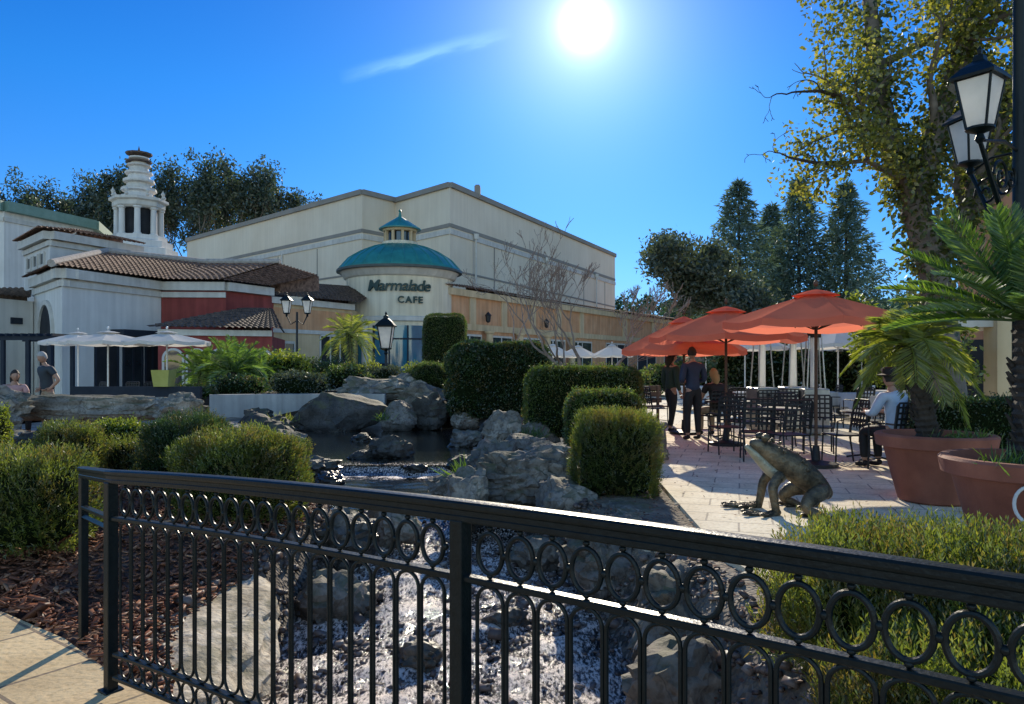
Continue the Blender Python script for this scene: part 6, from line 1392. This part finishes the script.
# shrubs and young trees closing the patio at the back
for k, (px, Y, s, lb, mt) in enumerate([(760, 27, (2.2, 1., 1.25), 'dark green shrub mass behind the heaters', 'lf_hedge'), (842, 26, (2.0, 1., 1.3), 'dark green shrub mass behind the white tables', 'lf_hedge'), (905, 24, (1.6, 1., 1.3), 'dark green shrub mass behind the palm trunk', 'lf_hedge'), (960, 22, (1.6, .9, 1.2), 'green shrub behind the sycamore trunk', 'lf_box'), (685, 34, (2.2, 1., .8), 'low green shrubs behind the standing people', 'lf_box'), (640, 36, (1.6, 1., .6), 'low green shrubs left of the standing people', 'lf_box')]):
    broad('background_shrub', (WX(px, Y), Y, .1), s, 4200, lb, mt, .16, 'shrub', 'shrubs along the back of the patio', .3, 60+k)
tree('young_tree', (WX(900, 15), 15, .1), 'small leafy yellow-green tree behind the drooping potted palm', 97, 3.1, .06, 1., 4, 'lf_yellow', 24, .25, .12, 'trunk', .6, .15, .74, (2, 3), None, .55)
tree('young_tree', (WX(968, 17), 17, .1), 'small leafy tree between the sycamore trunk and the stone pier', 98, 3.2, .06, 1., 4, 'lf_syc', 24, .28, .13, 'trunk', .6, .15, .74, (2, 3), None, .55)
# ------------------------------------------------------------------ people
def skin_mesh(chains, sub=1):
    """chains: list of lists of (point, radius); shared points weld. -> mesh data"""
    bm = bmesh.new(); sk = bm.verts.layers.skin.verify(); key = {}; first = True
    for ch in chains:
        prev = None
        for p, r in ch:
            k = (round(p[0], 4), round(p[1], 4), round(p[2], 4))
            if k not in key:
                v = bm.verts.new(p); rr = r if hasattr(r, '__len__') else (r, r); v[sk].radius = rr; v[sk].use_root = first; first = False; key[k] = v
            v = key[k]
            if prev is not None and prev is not v and not bm.edges.get((prev, v)): bm.edges.new((prev, v))
            prev = v
    me = bpy.data.meshes.new('tmp'); bm.to_mesh(me); bm.free(); o = bpy.data.objects.new('tmp', me); col.objects.link(o)
    m = o.modifiers.new('s', 'SKIN'); m.use_smooth_shade = True; m.branch_smoothing = .6
    s = o.modifiers.new('u', 'SUBSURF'); s.levels = sub; s.render_levels = sub
    dg = bpy.context.evaluated_depsgraph_get(); r = bpy.data.meshes.new_from_object(o.evaluated_get(dg)); bpy.data.objects.remove(o)
    for p in r.polygons: p.use_smooth = True
    return r
def to_mb(mb, me, mi=0): return mb.add([tuple(v.co) for v in me.vertices], [tuple(p.vertices) for p in me.polygons], mi)
def person(loc, rz, label, J, top, legs, hair, sleeve=1, short=False, skirt=False, hair_long=False, shoe='c_black', bald=False, hat=None):
    """J: joint dict; figure faces +y before turning by rz"""
    R = empty('person', loc, rz, label, 'person'); v = {k: Vector(p) for k, p in J.items()}; o0 = (0, 0, 0)
    body = [[(v['pel'], .105), (v['waist'], .1), (v['chest'], .125), (v['ub'], .115), (v['neck'], .055), (v['nk2'], .052)]]
    for s in 'LR':
        body.append([(v['ub'], .115), (v['sh'+s], .062), (v['el'+s], .043), (v['wr'+s], .029), (v['ha'+s], .034)])
        body.append([(v['pel'], .105), (v['hp'+s], .084), (v['kn'+s], .058), (v['an'+s], .04)])
    mb = MB(); to_mb(mb, skin_mesh(body, 2))
    hc = v['head']; fw = v['look'].normalized(); rgt = fw.cross(Vector((0, 0, 1))).normalized(); upv = rgt.cross(fw)
    def H(x, y, z): return hc+rgt*x+fw*y+upv*z
    # head: egg with a jaw, nose, brow, eyes, mouth, ears
    hb = MB(); hb.sphere((0, 0, 0), (1, 1, 1), 20); P = []
    for x, y, z in hb.v:
        w = 1-.30*max(0, -z)**1.5; yy = y*(1-.06*max(0, -z))
        nose = .022*math.exp(-((x/.16)**2+((z+.12)/.2)**2)) if y > 0 else 0; brow = .006*math.exp(-(((z-.12)/.1)**2)) if y > .4 else 0
        eye = -.008*math.exp(-(((abs(x)-.4)/.16)**2+((z)/.12)**2)) if y > .4 else 0; mouth = -.005*math.exp(-((x/.35)**2+((z+.45)/.06)**2)) if y > .4 else 0
        P.append(H(x*.073*w, yy*.093+nose+brow+eye+mouth, z*.115))
    mb.add(P, hb.f)
    for s in (-1, 1):
        e = MB(); e.sphere((0, 0, 0), (.012, .022, .032), 8); mb.add([H(s*.074+x, y-.005, z-.005) for x, y, z in e.v], e.f)
    for s in 'LR':      # five fingers
        a = v['wr'+s]; h = v['ha'+s]; d = (h-a).normalized(); side = v.get('palm'+s, Vector((0, 1, 0))); side = (side-d*side.dot(d)).normalized(); nr = d.cross(side)
        for k, ln in enumerate((.066, .076, .072, .056)):
            b = h+side*(.026-.0175*k)+d*.012; mb.tube([b, b+d*ln*.45+nr*.006, b+d*ln*.8+nr*.02, b+d*ln+nr*.032], [.0095, .009, .008, .006], 6)
        b = a+d*.03+side*.02; mb.tube([b, b+side*.03+d*.025, b+side*.036+d*.058], [.011, .010, .007], 6)
    mb.build('body', M['skin'], R, o0, smooth=True)
    # clothes follow the body
    k = 1.2
    ch = [[(v['hem'] if 'hem' in v else v['pel'], .136*k), (v['waist'], .112*k), (v['chest'], .13*k), (v['ub'], .118*k), (v['ub'].lerp(v['neck'], .5), .1), (v['ub'].lerp(v['neck'], .95), .064)]]
    for s in 'LR':
        e = v['sh'+s].lerp(v['el'+s], .62) if short else v['el'+s]
        c_ = [(v['ub'], .118*k), (v['sh'+s], .075*k), (e, .06)]
        if not short: c_.append((v['el'+s].lerp(v['wr'+s], .92), .041))
        ch.append(c_)
    t_ = MB(); to_mb(t_, skin_mesh(ch, 2)); t_.build('shirt' if short else 'jacket', M[top], R, o0, smooth=True)
    ch = [[(v['waist'].lerp(v['pel'], .35), .128), (v['pel'], .148)]]
    for s in 'LR': ch.append([(v['pel'], .148), (v['hp'+s], .116), (v['kn'+s], .072), (v['kn'+s].lerp(v['an'+s], .92), .056)])
    t_ = MB(); to_mb(t_, skin_mesh(ch, 2)); t_.build('trousers', M[legs], R, o0, smooth=True)
    for s in 'LR':
        a = v['an'+s]; f = v.get('toe'+s, Vector((0, 1, 0))).normalized(); t_ = MB()
        to_mb(t_, skin_mesh([[(a+Vector((0, 0, .02)), .045), (a-f*.03+Vector((0, 0, -.035)), .042), (a+f*.08+Vector((0, 0, -.042)), .04), (a+f*.16+Vector((0, 0, -.052)), .03)]], 2)); t_.build('shoe', M[shoe], R, o0, smooth=True)
    hb = MB(); hb.sphere((0, 0, 0), (1, 1, 1), 20); P = []; rs_ = random.Random(3)
    for x, y, z in hb.v:
        if bald: zc_ = max(z, -.25); 
        low = -.75 if hair_long else -.35
        cut = max(z, low if y < .1 else .28+.3*max(0, y-.4)); q = 1.09+rs_.uniform(-.03, .04)
        P.append(H(x*.078*q, min(y, .8)*.096*q-.006, cut*.118*q+.004))
    hh = MB(); hh.add(P, hb.f)
    if hair_long: hh.tube([H(0, -.06, -.02), H(0, -.085, -.12), H(0, -.075, -.22)], [.085, .08, .035], 10)
    hh.build('hair', M[hair], R, o0, smooth=True)
    if hat: m_ = MB(); m_.lathe([(.17, .05), (.172, .06), (.1, .075), (.095, .15), (.06, .17), (0, .17)], tuple(hc), 24); m_.build('hat', M[hat], R, o0, smooth=True)
    return R
def stand(H=1.75, lean=0., stride=0., arms='down', look=(0, 1, 0)):
    s = H/1.75
    J = dict(pel=(0, 0, .96), waist=(0, .01, 1.1), chest=(0, .02+lean*.5, 1.27), ub=(0, lean, 1.42), neck=(0, .01+lean*1.2, 1.5), nk2=(0, .025+lean*1.4, 1.56), head=(0, .04+lean*1.6, 1.645), hem=(0, 0, .9),
             hpL=(-.095, 0, .9), hpR=(.095, 0, .9), knL=(-.105, .03+stride, .5), knR=(.105, .02-stride*.6, .5), anL=(-.11, stride*.9, .085), anR=(.11, -stride*1.2-.01, .085),
             shL=(-.185, lean, 1.42), shR=(.185, lean, 1.42))
    if arms == 'down': J.update(elL=(-.235, -.02+lean, 1.13), elR=(.235, -.03+lean, 1.13), wrL=(-.24, .06+lean, .89), wrR=(.24, .05+lean, .89), haL=(-.235, .085+lean, .82), haR=(.235, .075+lean, .82))
    elif arms == 'front': J.update(elL=(-.25, -.02+lean, 1.14), elR=(.25, -.02+lean, 1.14), wrL=(-.12, .2+lean, 1.08), wrR=(.13, .2+lean, 1.1), haL=(-.06, .245+lean, 1.09), haR=(.07, .245+lean, 1.11))
    elif arms == 'hip': J.update(elL=(-.33, -.1+lean, 1.17), elR=(.33, -.1+lean, 1.17), wrL=(-.2, .05, 1.0), wrR=(.2, .05, 1.0), haL=(-.16, .11, .97), haR=(.16, .11, .97))
    J = {k: tuple(c*s for c in p) for k, p in J.items()}; J['look'] = look; return J
def sit(arms='table', look=(0, 1, -.1), h=.46):
    J = dict(pel=(0, -.04, h+.1), waist=(0, -.05, h+.24), chest=(0, -.03, h+.42), ub=(0, .0, h+.57), neck=(0, .02, h+.65), nk2=(0, .035, h+.71), head=(0, .055, h+.795), hem=(0, -.04, h+.08),
             hpL=(-.095, .02, h+.075), hpR=(.095, .02, h+.075), knL=(-.12, .4, h+.06), knR=(.12, .4, h+.06), anL=(-.12, .38, .085), anR=(.12, .36, .085), shL=(-.18, 0, h+.57), shR=(.18, 0, h+.57),
             elL=(-.25, .1, h+.32), elR=(.25, .1, h+.32), wrL=(-.14, .32, h+.32), wrR=(.14, .32, h+.33), haL=(-.09, .38, h+.33), haR=(.09, .38, h+.34), look=look); return J
person((WX(693, 14.3), 14.3, GP), .3, 'person in a navy jacket standing with their back turned beside the lattice chairs', stand(1.78, arms='front', look=(.3, 1, 0)), 'c_navy', 'c_black', 'hair_dark')
person((WX(671, 16.0), 16.0, GP), -1.1, 'slim person in dark green standing left of the one in navy', stand(1.72, arms='down', stride=.09, look=(.2, 1, -.1)), 'c_green', 'c_black', 'hair_dark', hair_long=True)
person((WX(715, 14.9), 14.9, GP), .2, 'seated blond person in a dark top behind the standing one in navy', sit(), 'c_black', 'c_tan', 'hair_blond', hair_long=True, short=True)
person((WX(893, 10.2), 10.2, GP), .35, 'seated diner in a pale blue shirt and dark hat, seen from behind', sit(), 'c_blue', 'c_black', 'hair_dark', hat='c_black')
person((WX(48, 15.6), 15.6, .12), 2.6, 'bald person in a charcoal shirt standing behind the long rock ledge', stand(1.74, .05, 0, 'hip', look=(-.25, 1, -.35)), 'c_stripe', 'c_tan', 'hair_grey', short=True)
person((WX(14, 15.4), 15.4, .12), -2.2, 'seated person in a pink top at the left edge of the terrace', sit(look=(.2, 1, 0)), 'c_pink', 'c_black', 'hair_dark', hair_long=True, short=True)
copy_tree(ch0, None, 'dark chair under the seated person in pink at the left edge', (WX(14, 15.4), 15.4, .12), -2.2)

# ------------------------------------------------------------------ bronze frog
def frog():
    base = Vector((WX(786, 7.3), 7.3, GP)); R = empty('bronze_frog', base, 0, 'large bronze frog sculpture crouching on the paving, head raised to the left', 'statue')
    # frog faces -x; local coordinates
    Y0 = 7.3
    def q(px, py, dy=0.): return Vector(((px-786)/F*Y0, dy, EYE+(HZ-py)/F*Y0-GP))
    mb = MB()
    body = [[(q(749, 441), .04), (q(760, 446), .085), (q(774, 455), .125), (q(790, 465), .15), (q(806, 476), .15), (q(821, 489), .11), (q(832, 498), .05)]]
    to_mb(mb, skin_mesh(body, 2))
    # lower jaw and throat
    to_mb(mb, skin_mesh([[(q(745, 445), .025), (q(756, 455), .055), (q(770, 470), .07), (q(786, 480), .075)]], 2), 1)
    for s in (-1, 1):
        mb.sphere(tuple(q(763, 437, s*.075)), (.042, .036, .042), 12)       # eye bulges
        mb.sphere(tuple(q(761, 436.5, s*.098)), (.024, .018, .024), 10)
    for pts in ([(q(778, 470, -.12), .06), (q(766, 484, -.17), .05), (q(769, 500, -.16), .042), (q(773, 524, -.15), .036)], [(q(780, 468, .12), .06), (q(770, 484, .2), .05), (q(768, 500, .22), .042), (q(765, 518, .24), .036)]):
        to_mb(mb, skin_mesh([pts], 2)); e = pts[-1][0]
        for k, (dx, dy) in enumerate(((-.34, -.06), (-.32, .06), (-.22, .13), (-.2, -.13))):
            tip = Vector((e.x+dx, e.y+dy, .03)); m_ = e.lerp(tip, .5)+Vector((0, 0, .035)); w_ = Vector((e.x, e.y, .035))
            mb.tube([w_, m_, tip], [.034, .024, .017], 8); mb.sphere(tuple(tip), (.03, .026, .018), 8)
    for s in (-1, 1):   # folded hind legs
        to_mb(mb, skin_mesh([[(q(822, 488, s*.1), .09), (q(802, 492, s*.26), .085), (q(792, 502, s*.3), .06), (q(818, 517, s*.32), .05), (q(830, 526, s*.31), .045)]], 2))
        e = q(830, 528, s*.31)
        for dx, dy in ((-.34, -.05), (-.36, .06), (-.28, .15), (-.24, -.13)):
            tip = Vector((e.x+dx, e.y+dy*1.2, .022)); mb.tube([Vector((e.x, e.y, .04)), e.lerp(tip, .5)*1.0+Vector((0, 0, .02)), tip], [.035, .024, .015], 8); mb.sphere(tuple(tip), (.026, .024, .016), 8)
    R2_ = random.Random(9)
    for _ in range(70):     # warts on the back
        t = R2_.random(); c = q(760, 444).lerp(q(824, 492), t); rad = .05+.115*math.sin(PI*min(1, t*.9+.12)); a = R2_.uniform(-1.2, 1.2)
        mb.sphere((c.x+rad*.45*math.cos(a), c.y+rad*math.sin(a)*1.0, c.z+rad*.82*math.cos(a)), R2_.uniform(.009, .02), 6)
    mb.build('body', [M['bronze'], M['bronze_belly']], R, (0, 0, 0), smooth=True)
frog()
